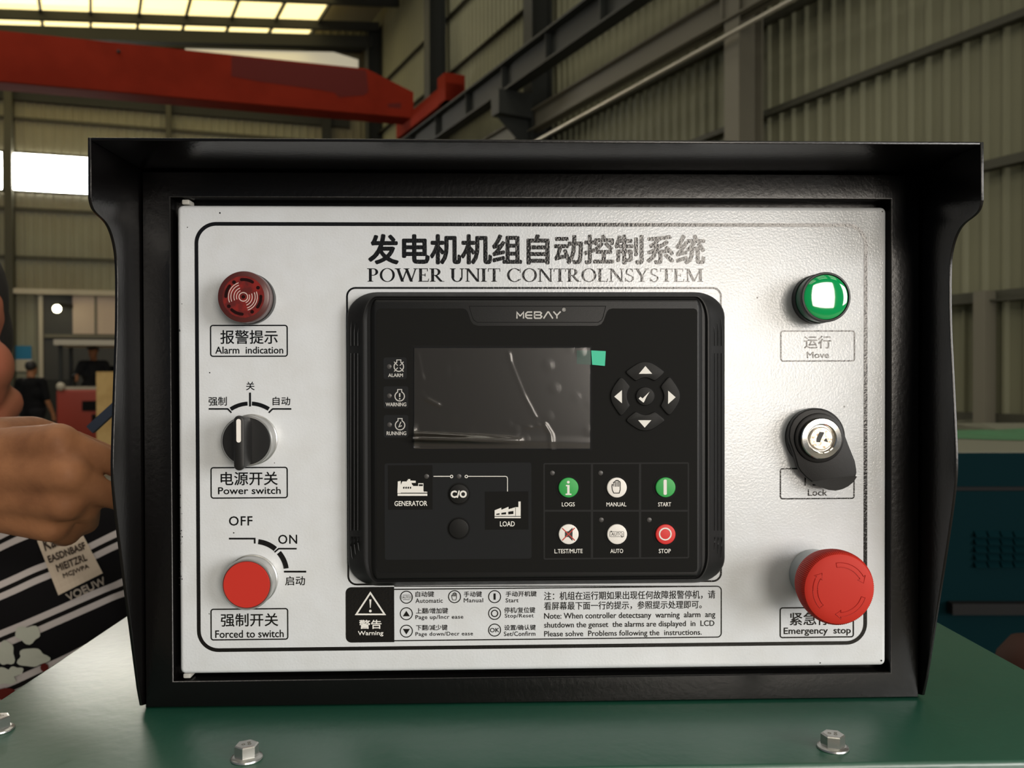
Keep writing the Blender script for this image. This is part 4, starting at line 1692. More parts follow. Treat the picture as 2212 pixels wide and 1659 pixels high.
# crane runway girder on corbels
zr = rwp(985, 225, .8)[1]
bm = bmesh.new()
wbox(bm, rw, 0, 22, .79, .815, zr - .38, zr - .02)
wbox(bm, rw, 0, 22, .66, .94, zr - .03, zr)
wbox(bm, rw, 0, 22, .70, .90, zr - .40, zr - .37)
for k_ in range(16):
    wbox(bm, rw, .6 + k_ * 1.35, .616 + k_ * 1.35, .70, .90, zr - .39, zr - .02)
tag(obj('runway_girder', bm, M['dark_steel'], None, rw(9, .8, zr - .4)), None, None, None, 'structure')
bm = bmesh.new()
wbox(bm, rw, 0, 22, .78, .82, zr, zr + .05)
tag(obj('crane_rail', bm, M['grey_steel'], None, rw(9, .8, zr)), None, None, None, 'structure')
for s_ in (rwp(922, 200, .46)[0], sB):
    bm = bmesh.new()
    zt_ = zr - .40
    a, b = s_ - .13, s_ + .13
    loft(bm, [[rw(a, .46, zt_ - .36), rw(b, .46, zt_ - .36), rw(b, .46, zt_), rw(a, .46, zt_)], [rw(a, 1.0, zt_ - .34), rw(b, 1.0, zt_ - .34), rw(b, 1.0, zt_), rw(a, 1.0, zt_)]])
    loft(bm, [[rw(s_ - .01, .46, zt_ - .36), rw(s_ - .01, .46, zt_ - .82), rw(s_ - .01, .98, zt_ - .36)], [rw(s_ + .01, .46, zt_ - .36), rw(s_ + .01, .46, zt_ - .82), rw(s_ + .01, .98, zt_ - .36)]])
    tag(obj('corbel_bracket', bm, M['dark_steel'], None, rw(s_, .5, zt_)), None, None, None, 'structure')

# ================================================================== OVERHEAD CRANE
sa, za = rwp(893, 235, .8)
e_r = rw(rwp(905, 200, .8)[0], .8, zr)
z_top = at(790, 149, (at(790, 149, 1) - EYE).length and 14.3).z


def gx(px, py, off=0.0):
    """point on the crane girder's front face (vertical plane through e_r along D2)"""
    return _hit(px, py, e_r + MW * off, MW)


pt = lambda px, py: gx(px, py)
cr = thing('overhead_crane', 'long red bridge crane girder spanning the hall below the roof', 'crane', (e_r.x - 3, e_r.y - 1, zr))
zt_ = pt(500, 118).z
zb_ = pt(500, 222).z
tl = lambda px: (pt(px, 180) - e_r).dot(-D2)
t_end, t_tap = tl(893), tl(792)
bm = bmesh.new()
w_ = .22
z_endtop = pt(900, 200).z
pr2 = [(t_end, zb_), (t_end, z_endtop), (t_tap, zt_), (14, zt_), (14, zb_)]
loft(bm, [[e_r - D2 * t_ + MW * .0 + UP * (z_ - e_r.z) for t_, z_ in pr2], [e_r - D2 * t_ - MW * w_ * 2 + UP * (z_ - e_r.z) for t_, z_ in pr2]])
gird = obj('bridge_girder', bm, M['crane'], cr)
bm = bmesh.new()
for off0, off1 in ((.03, -.47),):
    loft(bm, [[e_r - D2 * t_ + MW * off0 + UP * (z_ - e_r.z) for t_, z_ in ((t_end, zb_ + .01), (t_end, zb_ + .16), (14, zb_ + .16), (14, zb_ + .01))], [e_r - D2 * t_ + MW * off1 + UP * (z_ - e_r.z) for t_, z_ in ((t_end, zb_ + .01), (t_end, zb_ + .16), (14, zb_ + .16), (14, zb_ + .01))]])
obj('bottom_flange', bm, M['crane'], cr)
# darker repainted patch
bm = bmesh.new()
pp = [gx(x, y, .004) for x, y in ((500, 121), (790, 152), (792, 160), (796, 198), (786, 206), (732, 210), (722, 200), (690, 194), (560, 176), (500, 165))]
pq = [p - MW * .003 for p in pp]
loft(bm, [pq, pp])
obj('repainted_patch', bm, M['crane_dark'], cr)['label'] = 'darker red repainted patch'
bm = bmesh.new()
pp = [gx(x, y, .004) for x, y in ((838, 224), (866, 222), (866, 240), (838, 238))]
loft(bm, [[p - MW * .003 for p in pp], pp])
obj('repainted_patch', bm, M['crane_dark'], cr)
bm = bmesh.new()
pp = gx(256, 111, .02)
bmesh.ops.create_uvsphere(bm, u_segments=12, v_segments=8, radius=.03, matrix=Matrix.Translation(pp))
obj('bolt_plug', bm, M['dark_steel'], cr)
# end carriage on the rail
bm = bmesh.new()
s_a, s_b = rwp(884, 262, .8)[0], rwp(978, 190, .8)[0]
wbox(bm, rw, s_a - .3, s_b + .1, .64, .96, zr + .06, zr + .36)
wbox(bm, rw, s_b - .25, s_b + .1, .62, .98, zr + .06, zr + .52)
obj('end_carriage', bm, M['crane'], cr)
for s_ in (s_a, s_b - .1):
    bm = bmesh.new()
    c_ = rw(s_, .8, zr + .14)
    loft(bm, [[c_ + NW * o_ + (D1 * cos(a_) + UP * sin(a_)) * .09 for a_ in [2 * pi * i / 20 for i in range(20)]] for o_ in (-.05, .05)])
    obj('wheel', bm, M['dark_steel'], cr)

# ================================================================== TEAL GENSET ON THE RIGHT
dG = 2.25
tgA = at(1900, 968, dG)
ztop = at(2150, 976, dG).z
gdir = Vector((.9985, -.04, 0))
gback = Vector((.04, .9985, 0))
G0 = Vector((tgA.x, tgA.y, 0))
tg = thing('teal_generator', 'dark teal generator canopy with a louvred vent, behind the right side of the control box', 'generator', G0 + gdir * 1 + gback * .5)


def gp(a, b, z):
    return G0 + gdir * a + gback * b + UP * z


def gbox(bm, a0, a1, b0, b1, z0, z1):
    wbox(bm, gp, a0, a1, b0, b1, z0, z1)


def gpx(px, py):
    p = _hit(px, py, G0, gback)
    return (p - G0).dot(gdir), p.z


z_gr = gpx(2150, 1056)[1]
bm = bmesh.new()
gbox(bm, 0, 2.6, .0, 1.35, .12, z_gr - .006)
obj('canopy_body', bm, M['teal_metal'], tg)
bm = bmesh.new()
gbox(bm, .002, 2.6, .012, 1.34, z_gr - .006, z_gr + .006)
obj('door_gap', bm, M['groove'], tg)
bm = bmesh.new()
gbox(bm, 0, 2.6, .0, 1.35, z_gr + .006, ztop - .002)
obj('canopy_top', bm, M['teal_metal'], tg)
bm = bmesh.new()
gbox(bm, 0, 2.6, .0, 1.35, ztop - .002, ztop)
obj('dusty_roof', bm, M['dusty'], tg)['label'] = 'dusty grey-green top sheet'
bm = bmesh.new()
gbox(bm, .05, 2.55, .05, 1.3, 0, .12)
obj('base_frame', bm, M['dark_steel'], tg)
# louvre grid
bm = bmesh.new()
a0, zt2 = gpx(2104, 1146)
a1, zb2 = gpx(2244, 1228)
nr, nc = 5, 5
for r_ in range(nr):
    for c_ in range(nc):
        u0, u1 = a0 + (a1 - a0) * c_ / nc, a0 + (a1 - a0) * (c_ + .86) / nc
        v1, v0 = zt2 + (zb2 - zt2) * r_ / nr, zt2 + (zb2 - zt2) * (r_ + .75) / nr
        vv = [bm.verts.new(gp(*p)) for p in ((u0, -.001, v0), (u1, -.001, v0), (u1, -.001, v1), (u0, -.001, v1), (u0, -.014, v0), (u1, -.014, v0))]
        for f in ((4, 5, 2, 3), (0, 4, 3), (1, 2, 5), (0, 1, 5, 4)):
            bm.faces.new([vv[i] for i in f])
obj('louvre_vent', bm, M['teal_metal'], tg)
bm = bmesh.new()
a0, z0_ = gpx(2046, 1288)
gbox(bm, a0, 2.6, -.03, .0, gpx(2150, 1322)[1], gpx(2150, 1298)[1])
obj('hinge_bar', bm, M['groove'], tg)
# plastic sheet lying on it
sx = thing('plastic_sheet', 'pale green and clear plastic sheet lying on top of the teal generator', 'plastic sheet', (at(2170, 935, 3.0).x, at(2170, 935, 3.0).y, ztop))
for nm, m_, l, r_, b0, b1, hh in (('green_fold', 'green_sheet', 2110, 2330, .42, .85, .020), ('clear_fold', 'clear_film', 2040, 2330, .75, 1.28, .03)):
    bm = bmesh.new()
    grid = []
    a0, a1 = .22 + (l - 2060) / 2000., .22 + (r_ - 2060) / 480.
    for j in range(13):
        row = []
        for i in range(25):
            u, v_ = i / 24, j / 12
            h = hh * abs(sin(u * 9 + v_ * 4)) * (1 - abs(2 * v_ - 1)) + .002
            row.append(bm.verts.new(gp(a0 + (a1 - a0) * u, b0 + (b1 - b0) * v_ + .05 * sin(u * 7), ztop + h)))
        grid.append(row)
    for j in range(12):
        for i in range(24):
            bm.faces.new((grid[j][i], grid[j][i + 1], grid[j + 1][i + 1], grid[j + 1][i]))
    obj(nm, bm, M[m_], sx, smooth=60)
# rusty cylinder at the right edge
cc = at(2236, 1600, 1.15)
bm = bmesh.new()
topz = at(2215, 1368, 1.15).z
n = 28
pr3 = [(.0, 0), (.05, 0), (.052, .02), (.052, topz - .06), (.046, topz - .03), (.03, topz - .008), (.0, topz)]
loops = [[(cc.x + max(r_, .001) * cos(2 * pi * i / n), cc.y + max(r_, .001) * sin(2 * pi * i / n), z_) for i in range(n)] for r_, z_ in pr3]
loft(bm, loops)
tag(obj('gas_cylinder', bm, M['rust'], None, (cc.x, cc.y, 0), smooth=50), 'rusty brown round-topped cylinder at the right edge, beside the green cabinet', 'cylinder')
# ================================================================== PEOPLE
def ball(bm, c, r, sc=None, rot=None):
    m = Matrix.Translation(Vector(c))
    if rot is not None:
        m = m @ rot.to_4x4()
    if sc is not None:
        m = m @ Matrix.Diagonal((*sc, 1))
    bmesh.ops.create_icosphere(bm, subdivisions=3, radius=r, matrix=m)


def limb(bm, pts, rads):
    """tapered chain through pts"""
    for (p, q), (r0, r1) in zip(zip(pts, pts[1:]), zip(rads, rads[1:])):
        p, q = Vector(p), Vector(q)
        n_ = max(2, int((q - p).length / (min(r0, r1) * .35)) + 1)
        for i in range(n_ + 1):
            f = i / n_
            bmesh.ops.create_icosphere(bm, subdivisions=2, radius=r0 + (r1 - r0) * f, matrix=Matrix.Translation(p.lerp(q, f)))


def skin_over(bm, name, m_, parent, voxel, smooth=6):
    """one continuous surface over everything in bm"""
    me = bpy.data.meshes.new(name)
    bm.to_mesh(me)
    bm.free()
    o = bpy.data.objects.new(name, me)
    COL.objects.link(o)
    md = o.modifiers.new('r', 'REMESH')
    md.mode = 'VOXEL'
    md.voxel_size = voxel
    sm = o.modifiers.new('s', 'SMOOTH')
    sm.factor = .5
    sm.iterations = smooth
    dg = bpy.context.evaluated_depsgraph_get()
    dg.update()
    out = bpy.data.meshes.new_from_object(o.evaluated_get(dg))
    bpy.data.objects.remove(o)
    bpy.data.meshes.remove(me)
    out.name = name
    return link(name, out, m_, parent, smooth=80)


V = Vector
# ---- the man beside the control box
HC = at(-140, 748, .96)                       # head centre
hy = Matrix.Rotation(radians(32), 3, 'Z') @ Matrix.Rotation(radians(-7), 3, 'Y') @ Matrix.Rotation(radians(8), 3, 'X')


def hd(x, y, z):
    return HC + hy @ V((x, y, z))


man = thing('person', 'man in a dark striped shirt, his fist gripping the side of the control box', 'person', (HC.x - .02, HC.y + .12, 0))
neck = HC + V((.0, .06, -.17))
chest = neck + V((.01, .05, -.17))
belly = neck + V((.0, .08, -.34))
pelv = neck + V((-.02, .12, -.50))
shR = neck + V((-.185, .03, -.055))          # shoulder on the left of the picture
shL = neck + V((.195, .03, -.055))
wr = at(-75, 1035, .63)
elb = at(-420, 1190, .78)
bm = bmesh.new()
# head
ball(bm, hd(0, .012, .045), 1, (.074, .094, .086), hy)
ball(bm, hd(0, -.026, -.030), 1, (.068, .068, .082), hy)
ball(bm, hd(0, -.040, -.072), 1, (.046, .044, .038), hy)
limb(bm, [hd(0, -.062, -.095), hd(0, -.064, -.099)], [.018, .016])
for s in (-1, 1):
    ball(bm, hd(s * .042, -.046, -.022), 1, (.030, .032, .034), hy)
    limb(bm, [hd(s * .056, -.020, -.070), hd(s * .030, -.068, -.096)], [.022, .018])
    limb(bm, [hd(s * .012, -.090, .026), hd(s * .048, -.074, .026)], [.009, .008])
    limb(bm, [hd(s * .064, .042, .016), hd(s * .070, .050, .006), hd(s * .068, .048, -.014), hd(s * .062, .040, -.026)], [.008, .008, .007, .006])
limb(bm, [hd(0, -.093, .016), hd(0, -.104, -.010), hd(0, -.113, -.026)], [.008, .010, .0125])
for s in (-1, 1):
    limb(bm, [hd(s * .010, -.101, -.031), hd(s * .013, -.096, -.031)], [.008, .007])
    limb(bm, [hd(0, -.097, -.058), hd(s * .020, -.089, -.060)], [.0065, .0045])
    limb(bm, [hd(0, -.095, -.069), hd(s * .017, -.088, -.067)], [.0070, .0045])
limb(bm, [hd(0, .03, -.06), neck, neck + V((0, .03, -.08))], [.058, .060, .075])
# trunk, legs
limb(bm, [shR, neck + V((0, .03, -.07)), shL], [.052, .08, .052])
for p_, sc in ((chest, (.165, .110, .14)), (belly, (.155, .108, .14)), (pelv, (.16, .115, .12)), (chest.lerp(belly, .5), (.158, .108, .14)), (belly.lerp(pelv, .5), (.155, .11, .13))):
    ball(bm, p_, 1, sc)
for s in (-1, 1):
    hip = pelv + V((s * .09, .0, -.04))
    kn = V((hip.x + s * .02, hip.y - .10, .43))
    an = V((hip.x + s * .02, hip.y + .0, .07))
    limb(bm, [hip, kn, an, an + V((s * .01, -.14, -.035))], [.085, .056, .038, .032])
# far arm hanging, near arm reaching to the box
limb(bm, [shL, shL + V((.04, .04, -.24)), shL + V((.06, -.06, -.46)), shL + V((.06, -.08, -.54))], [.046, .037, .026, .022])
limb(bm, [shR, elb, wr], [.048, .040, .029])
# hand
K = [at(128, 958, .598), at(150, 1024, .592), at(142, 1084, .598), at(112, 1134, .610)]
W4 = [at(-30, 985, .628), at(-40, 1020, .624), at(-38, 1055, .626), at(-30, 1085, .632)]
KR = [.0150, .0150, .0145, .0130]
limb(bm, [wr, W4[1].lerp(W4[2], .5)], [.029, .027])
for w4, k4, r4 in zip(W4, K, KR):
    limb(bm, [wr.lerp(w4, .6), w4, k4], [.020, .0205, r4])
limb(bm, [W4[0].lerp(W4[3], .5), at(60, 1040, .612)], [.026, .020])
limb(bm, [at(40, 1080, .622), at(80, 1110, .618)], [.020, .016])
ind = [K[0], at(214, 986, .612), at(300, 1028, .640), at(362, 1052, .655)]
mid = [K[1], at(216, 1062, .606), at(300, 1090, .632), at(360, 1108, .648)]
rin = [K[2], at(186, 1098, .616), at(186, 1128, .650), at(140, 1128, .668)]
lit = [K[3], at(146, 1150, .630), at(138, 1158, .662), at(100, 1140, .674)]
for ch, rr_ in ((ind, (.0130, .0098, .0092, .0082)), (mid, (.0130, .0100, .0094, .0084)), (rin, (.0124, .0104, .0098, .0084)), (lit, (.0120, .0102, .0088, .0078))):
    limb(bm, ch, rr_)
limb(bm, [at(-20, 960, .640), at(70, 938, .668), at(160, 960, .690), at(235, 985, .705)], [.021, .0150, .0118, .0095])
body = skin_over(bm, 'body', M['skin'], man, .0030, 5)
body.data.materials.append(M['skin_red'])
hl = HC - origin_of(man)
for p_ in body.data.polygons:
    if (p_.center - hl).length < .135:
        p_.material_index = 1
# hair
bm = bmesh.new()
ball(bm, hd(0, .028, .058), 1, (.0815, .0930, .0900), hy)
for s in (-1, 1):
    ball(bm, hd(s * .050, .034, .010), 1, (.030, .050, .056), hy)
skin_over(bm, 'hair', M['hair'], man, .005, 3)
for s in (-1, 1):
    bm = bmesh.new()
    ball(bm, hd(s * .031, -.0835, .006), .0095)
    obj('eye', bm, M['eye'], man, smooth=60)
    bm = bmesh.new()
    limb(bm, [hd(s * .014, -.100, .031), hd(s * .034, -.094, .036), hd(s * .050, -.079, .030)], [.0038, .0042, .003])
    skin_over(bm, 'eyebrow', M['hair'], man, .002, 2)

# striped shirt: horizontal-ish double stripes tilted with the body
ms = bpy.data.materials.new('dark_striped_cloth')
ms.use_nodes = True
nt = ms.node_tree
b_ = nt.nodes['Principled BSDF']
b_.inputs['Roughness'].default_value = .85
b_.inputs['Specular IOR Level'].default_value = .1
tc = nt.nodes.new('ShaderNodeTexCoord')
mp = nt.nodes.new('ShaderNodeMapping')
mp.inputs['Rotation'].default_value = (0, radians(22), 0)
sp = nt.nodes.new('ShaderNodeSeparateXYZ')
nz_ = nt.nodes.new('ShaderNodeTexNoise')
nz_.inputs['Scale'].default_value = 6
nt.links.new(tc.outputs['Object'], mp.inputs['Vector'])
nt.links.new(tc.outputs['Object'], nz_.inputs['Vector'])
nt.links.new(mp.outputs['Vector'], sp.inputs[0])
sub = nt.nodes.new('ShaderNodeMath')
sub.operation = 'MULTIPLY_ADD'
sub.inputs[1].default_value = .02
nt.links.new(nz_.outputs['Fac'], sub.inputs[0])
nt.links.new(sp.outputs['Z'], sub.inputs[2])
md_ = nt.nodes.new('ShaderNodeMath')
md_.operation = 'FLOORED_MODULO'
md_.inputs[1].default_value = .052
nt.links.new(sub.outputs[0], md_.inputs[0])
rp = nt.nodes.new('ShaderNodeValToRGB')
rp.color_ramp.interpolation = 'CONSTANT'
els = rp.color_ramp.elements
els[0].position, els[0].color = 0.0, lin((18, 17, 19))
els[1].position, els[1].color = .22, lin((186, 178, 176))
for p_, c_ in ((.36, (20, 18, 18)), (.46, (186, 178, 176)), (.60, (18, 17, 19))):
    e_ = els.new(p_)
    e_.color = lin(c_)
dv = nt.nodes.new('ShaderNodeMath')
dv.operation = 'DIVIDE'
dv.inputs[1].default_value = .052
nt.links.new(md_.outputs[0], dv.inputs[0])
nt.links.new(dv.outputs[0], rp.inputs['Fac'])
nt.links.new(rp.outputs['Color'], b_.inputs['Base Color'])
M['stripes'] = ms
bm = bmesh.new()
limb(bm, [shR, neck + V((0, .03, -.075)), shL], [.064, .090, .064])
for p_, sc in ((chest, (.185, .128, .16)), (belly, (.178, .126, .16)), (pelv, (.178, .130, .13)), (chest.lerp(belly, .5), (.18, .126, .16)), (belly.lerp(pelv, .5), (.175, .128, .15))):
    ball(bm, p_, 1, sc)
limb(bm, [shL, shL + V((.04, .04, -.26))], [.062, .056])
limb(bm, [shR, shR.lerp(elb, .8)], [.062, .056])
shirt = skin_over(bm, 'shirt', M['stripes'], man, .008, 8)
shirt['label'] = 'dark shirt with pale double stripes and a sewn label'
bm = bmesh.new()
limb(bm, [pelv + V((-.08, 0, .02)), pelv + V((.08, 0, .02))], [.125, .125])
for s in (-1, 1):
    hip = pelv + V((s * .09, .0, -.04))
    kn = V((hip.x + s * .02, hip.y - .10, .43))
    an = V((hip.x + s * .02, hip.y + .0, .07))
    limb(bm, [hip, kn, an + V((0, 0, .02))], [.10, .074, .058])
skin_over(bm, 'trousers', M['dark_cloth'], man, .010, 6)
for s in (-1, 1):
    hip = pelv + V((s * .09, .0, -.04))
    an = V((hip.x + s * .02, hip.y + .0, .07))
    bm = bmesh.new()
    limb(bm, [an + V((0, .03, -.02)), an + V((s * .01, -.15, -.028))], [.05, .042])
    skin_over(bm, 'shoe', M['shoe'], man, .008, 3)
# sewn label and lettering laid on the shirt
dg = bpy.context.evaluated_depsgraph_get()
bs = bmesh.new()
bs.from_mesh(shirt.data)
bs.transform(Matrix.Translation(origin_of(man)))
tree = BVHTree.FromBMesh(bs)


def on_shirt(px, py, lift):
    d = ray(px, py)
    loc, nrm, idx, dist = tree.ray_cast(EYE, d.normalized())
    if loc is None:
        return at(px, py, .9)
    return loc - d.normalized() * lift


def decal(name, quads, m_, lift, parent):
    bm = bmesh.new()
    for pl in quads:
        bm.faces.new([bm.verts.new(on_shirt(x, y, lift)) for x, y in pl])
    return obj(name, bm, m_, parent, smooth=80)


def cloth_quad(tl, tr_, br, bl, n=10):
    out = []
    f = lambda u, v: (tl[0] * (1 - u) * (1 - v) + tr_[0] * u * (1 - v) + br[0] * u * v + bl[0] * (1 - u) * v, tl[1] * (1 - u) * (1 - v) + tr_[1] * u * (1 - v) + br[1] * u * v + bl[1] * (1 - u) * v)
    for j in range(n):
        for i in range(n):
            out.append([f(i / n, j / n), f((i + 1) / n, j / n), f((i + 1) / n, (j + 1) / n), f(i / n, (j + 1) / n)])
    return out


LQ = ((80, 1168), (165, 1128), (222, 1238), (126, 1286))
lab_ = decal('sewn_label', cloth_quad(*LQ), M['patch'], .003, shirt)
lab_['label'] = 'cream cloth label with dark letters'


def shirt_text(name, body, org, ux, uy, m_, parent, bold=.06):
    """lettering whose box has lower-left corner org and edge vectors ux, uy in the photo"""
    vs_, fs_, _, _ = glyphs(body)
    vv, ff = [], []
    for k_ in range(5 if bold else 1):
        o_ = (0, 0) if k_ == 0 else (bold * cos(k_ * pi / 2) * .12, bold * sin(k_ * pi / 2))
        b0 = len(vv)
        vv += [on_shirt(org[0] + ux[0] * (a + o_[0]) + uy[0] * (c + o_[1]), org[1] + ux[1] * (a + o_[0]) + uy[1] * (c + o_[1]), .0042 + k_ * .00004) for a, c in vs_]
        ff += [tuple(b0 + i for i in f) for f in fs_]
    me = bpy.data.meshes.new(name)
    me.from_pydata(vv, [], ff)
    me.update()
    return link(name, me, m_, parent)


shirt_text('label_lettering', 'Kastern', (98, 1190), (72, -32), (-7, -24), M['patch_ink'], shirt)
shirt_text('label_lettering', 'EASDNBASF', (107, 1216), (79, -31), (-5, -14), M['patch_ink'], shirt)
shirt_text('label_lettering', 'MIEITZRL', (125, 1235), (64, -25), (-5, -14), M['patch_ink'], shirt)
shirt_text('label_lettering', 'MCJWPA', (139, 1251), (55, -22), (-4, -11), M['patch_ink'], shirt)
shirt_text('shirt_lettering', 'VOEUW', (148, 1299), (82, -38), (-7, -15), M['patch_pale'], shirt)
# pale flower print low on the shirt
random.seed(8)
for x, y, rx, ry in ((12, 1412, 20, 26), (60, 1370, 27, 19), (70, 1421, 33, 20), (6, 1462, 28, 18), (34, 1450, 16, 10)):
    pts = []
    for i in range(26):
        a = 2 * pi * i / 26
        rr_ = 1 + .12 * sin(3 * a + x) + .10 * sin(5 * a + y)
        pts.append((x + rx * rr_ * cos(a), y + ry * rr_ * sin(a)))
    cx_, cy_ = x, y
    decal('flower_print', [[(cx_, cy_), pts[i], pts[(i + 1) % 26]] for i in range(26)], M['flower'], .0035, shirt)
for x, y, rx, ry in ((96, 1442, 9, 9), (14, 1500, 24, 14)):
    pts = [(x + rx * cos(2 * pi * i / 14), y + ry * sin(2 * pi * i / 14)) for i in range(14)]
    decal('flower_print', [[(x, y), pts[i], pts[(i + 1) % 14]] for i in range(14)], M['crane_dark'], .0037, shirt)
bs.free()
# dark blue strap behind the hand
st = [at(196, 928, .80), at(222, 904, .80), at(262, 868, .80), at(330, 815, .80)]
bm = bmesh.new()
for p_, q_ in zip(st, st[1:]):
    d_ = (q_ - p_).normalized()
    s_ = d_.cross(V((0, 1, 0))).normalized()
    obox(bm, (p_ + q_) / 2, d_ * (q_ - p_).length / 2, s_ * .0042, V((0, .003, 0)))
tag(obj('blue_strap', bm, M['blue_strap'], None, st[0]), 'dark blue strap rising behind the man\'s hand, beside the control box', 'strap')


# ---- small figures far off
def far_person(name_label, base, h, yaw_, shirt_m, trouser_m, arms, sitting=False, cap=False):
    """base: floor (or seat) point; returns the person thing"""
    t_ = thing('person', name_label, 'person', base)
    Rz = Matrix.Rotation(yaw_, 3, 'Z')
    k_ = h / 1.72

    def q(x, y, z):
        return base + Rz @ V((x * k_, y * k_, z * k_))
    dz = -.42 if sitting else 0
    legs = []
    for s in (-1, 1):
        if sitting:
            legs.append([q(s * .09, 0, .50), q(s * .11, -.42, .52), q(s * .11, -.44, .09), q(s * .11, -.56, .04)])
        else:
            legs.append([q(s * .09, 0, .92), q(s * .10, -.02 - .05 * s, .49), q(s * .10, .04 * s, .08), q(s * .11, -.14 + .04 * s, .04)])
    bm = bmesh.new()
    ball(bm, q(0, 0, 1.61 + dz), 1, (.076 * k_, .092 * k_, .095 * k_))
    ball(bm, q(0, -.03, 1.55 + dz), 1, (.06 * k_, .065 * k_, .08 * k_))
    limb(bm, [q(0, -.095, 1.60 + dz), q(0, -.11, 1.575 + dz)], [.012, .016])
    limb(bm, [q(0, .02, 1.54 + dz), q(0, .02, 1.42 + dz)], [.055, .06])
    limb(bm, [q(-.17, .02, 1.38 + dz), q(.17, .02, 1.38 + dz)], [.055, .055])
    limb(bm, [q(0, .02, 1.32 + dz), q(0, .01, 1.10 + dz), q(0, .0, .95 + dz)], [.125, .12, .13])
    for lg in legs:
        limb(bm, lg, [.08, .055, .04, .035])
    for s, (e1, h1) in zip((-1, 1), arms):
        limb(bm, [q(s * .19, .02, 1.38 + dz), q(*e1), q(*h1), q(h1[0], h1[1] - .02, h1[2] - .08)], [.05, .04, .03, .03])
    skin_over(bm, 'body', M['skin'], t_, .014, 4)
    bm = bmesh.new()
    ball(bm, q(0, .022, 1.635 + dz), 1, (.084 * k_, .095 * k_, .095 * k_))
    skin_over(bm, 'hair', M['hair'], t_, .012, 2)
    if cap:
        bm = bmesh.new()
        ball(bm, q(0, -.05, 1.66 + dz), 1, (.082 * k_, .12 * k_, .045 * k_))
        skin_over(bm, 'cap', M['hair'], t_, .012, 2)
    bm = bmesh.new()
    limb(bm, [q(-.18, .02, 1.38 + dz), q(.18, .02, 1.38 + dz)], [.072, .072])
    limb(bm, [q(0, .02, 1.32 + dz), q(0, .01, 1.10 + dz), q(0, .0, .93 + dz)], [.145, .145, .15])
    for p_ in (q(-.07, .01, 1.2 + dz), q(.07, .01, 1.2 + dz), q(-.07, .0, 1.0 + dz), q(.07, .0, 1.0 + dz)):
        ball(bm, p_, .13)
    for s, (e1, h1) in zip((-1, 1), arms):
        limb(bm, [q(s * .19, .02, 1.38 + dz), q(s * .19, .02, 1.38 + dz).lerp(q(*e1), .9)], [.066, .056])
        if shirt_m is M['jacket']:
            limb(bm, [q(*e1), q(*e1).lerp(q(*h1), .85)], [.054, .042])
    skin_over(bm, 'jacket' if shirt_m is M['jacket'] else 't_shirt', shirt_m, t_, .014, 4)
    bm = bmesh.new()
    limb(bm, [q(-.07, 0, .93 + dz), q(.07, 0, .93 + dz)], [.14, .14])
    for lg in legs:
        limb(bm, lg[:3], [.10, .075, .06])
    skin_over(bm, 'trousers', trouser_m, t_, .014, 4)
    for lg in legs:
        bm = bmesh.new()
        limb(bm, lg[2:], [.052, .042])
        skin_over(bm, 'shoe', M['shoe'], t_, .012, 2)
    return t_


pw = at(70, 1000, 12.6)
pw.z = 0
hw_ = at(68, 779, 12.6).z
far_person('man in a black T-shirt walking away, seen from behind near the end wall', pw, hw_, radians(180 - 6), M['black_cloth'], M['dark_cloth'], (((-.27, .03, 1.10), (-.30, -.08, .86)), ((.27, .03, 1.10), (.31, -.06, .86))))
# forklift with its driver
FK = at(205, 1000, 14.6)
FK.z = 0
fr_ = Matrix.Rotation(radians(18), 3, 'Z')
fk = thing('forklift', 'orange-red forklift with an overhead guard, in front of the grey sliding door', 'forklift', FK)


def fp_(x, y, z):
    return FK + fr_ @ V((x, y, z))


def fbox(bm, x0, x1, y0, y1, z0, z1):
    wbox(bm, fp_, x0, x1, y0, y1, z0, z1)


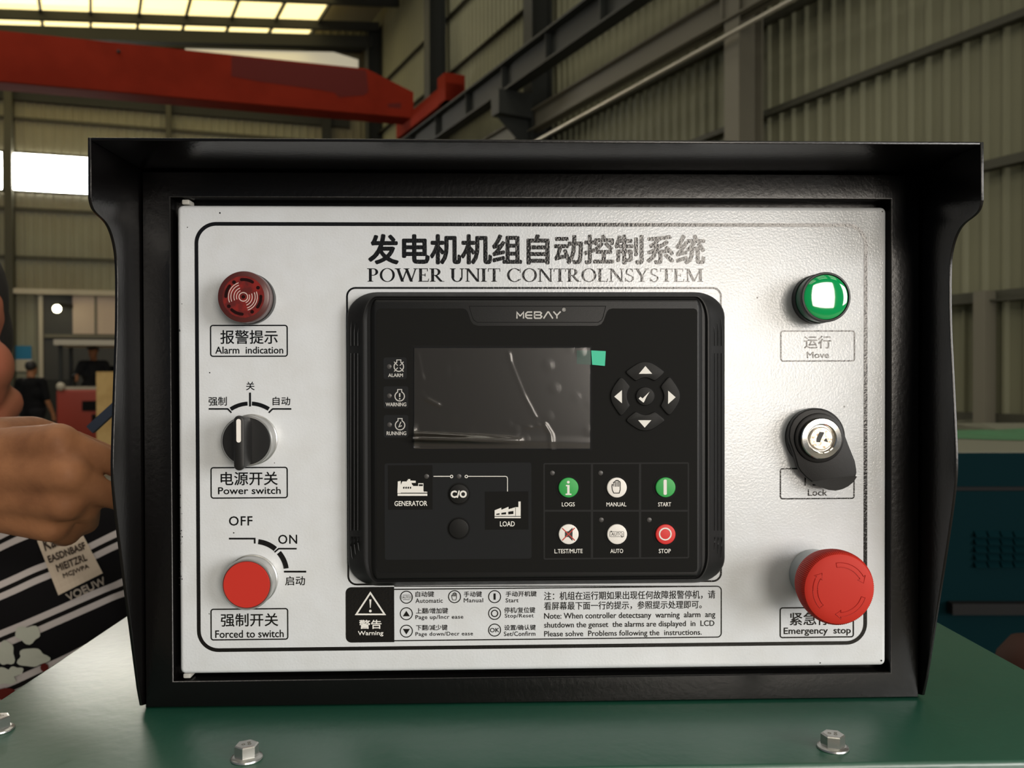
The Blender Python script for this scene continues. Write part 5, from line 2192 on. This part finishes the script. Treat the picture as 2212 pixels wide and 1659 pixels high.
zs = at(170, 838, 14.6).z
bm = bmesh.new()
fbox(bm, -.50, .56, -.55, -.38, .28, zs - .02)
fbox(bm, -.50, .56, -.38, .28, .28, .58)
fbox(bm, -.50, .56, .28, 1.2, .28, .94)
bmesh.ops.recalc_face_normals(bm, faces=bm.faces[:])
bevel_all(bm, .04, 3)
obj('chassis', bm, M['forklift'], fk, smooth=40)
bm = bmesh.new()
fbox(bm, -.44, .52, -.52, -.40, zs - .02, zs + .03)
obj('dash_rail', bm, M['cream'], fk)
bm = bmesh.new()
fbox(bm, -.12, .14, -.57, -.54, .80, .96)
fbox(bm, .02, .30, -.57, -.54, .55, .74)
obj('front_openings', bm, M['groove'], fk)
for x in (-.48, .50):
    bm = bmesh.new()
    bmesh.ops.create_uvsphere(bm, u_segments=14, v_segments=10, radius=.07, matrix=Matrix.Translation(fp_(x * .9, -.55, zs + .03)))
    obj('headlamp', bm, M['cream'], fk, smooth=60)
zg = at(190, 748, 14.6).z
for x, y in ((-.46, -.35), (.46, -.35), (-.46, .8), (.46, .8)):
    bm = bmesh.new()
    fbox(bm, x - .03, x + .03, y - .03, y + .03, zs - .1, zg)
    obj('guard_post', bm, M['dark_steel'], fk)
bm = bmesh.new()
fbox(bm, -.54, .54, -.5, .95, zg, zg + .09)
obj('overhead_guard', bm, M['cream'], fk)
bm = bmesh.new()
fbox(bm, -.25, .25, .30, .80, .94, .99)
fbox(bm, -.25, .25, .74, .84, 1.0, 1.55)
obj('seat', bm, M['black_cloth'], fk)
for x in (-.40, .40):
    for y in (-.30, .85):
        bm = bmesh.new()
        c_ = fp_(x, y, .26)
        ax_ = fr_ @ V((1, 0, 0))
        ay_ = fr_ @ V((0, 1, 0))
        loft(bm, [[c_ + ax_ * o_ + (ay_ * cos(a_) + UP * sin(a_)) * r_ for a_ in [2 * pi * i / 24 for i in range(24)]] for o_, r_ in ((-.10, .22), (-.08, .26), (.08, .26), (.10, .22))])
        obj('wheel', bm, M['shoe'], fk, smooth=40)
dseat = fp_(-.06, .40, .60)
far_person('forklift driver in a dark jacket sitting under the overhead guard', dseat, 1.75, radians(10), M['jacket'], M['dark_cloth'], (((-.28, -.06, .74), (-.16, -.36, .76)), ((.28, -.06, .74), (.16, -.36, .76))), True, True)
# plywood crate beside it
pc_ = at(236, 1000, 11.8)
pc_.z = 0
bm = bmesh.new()
zc_ = at(215, 803, 11.8).z
box(bm, pc_.x - .17, pc_.x + .95, pc_.y, pc_.y + .8, 0.1, zc_)
crate = thing('plywood_crate', 'pale plywood crate standing in front of the forklift', 'crate', (pc_.x + .4, pc_.y + .4, 0))
obj('crate_body', bm, M['plywood'], crate)
for yy in (.05, .36, .67):
    bm = bmesh.new()
    box(bm, pc_.x - .17, pc_.x + .95, pc_.y + yy, pc_.y + yy + .1, 0, .1)
    obj('skid', bm, M['plywood'], crate)
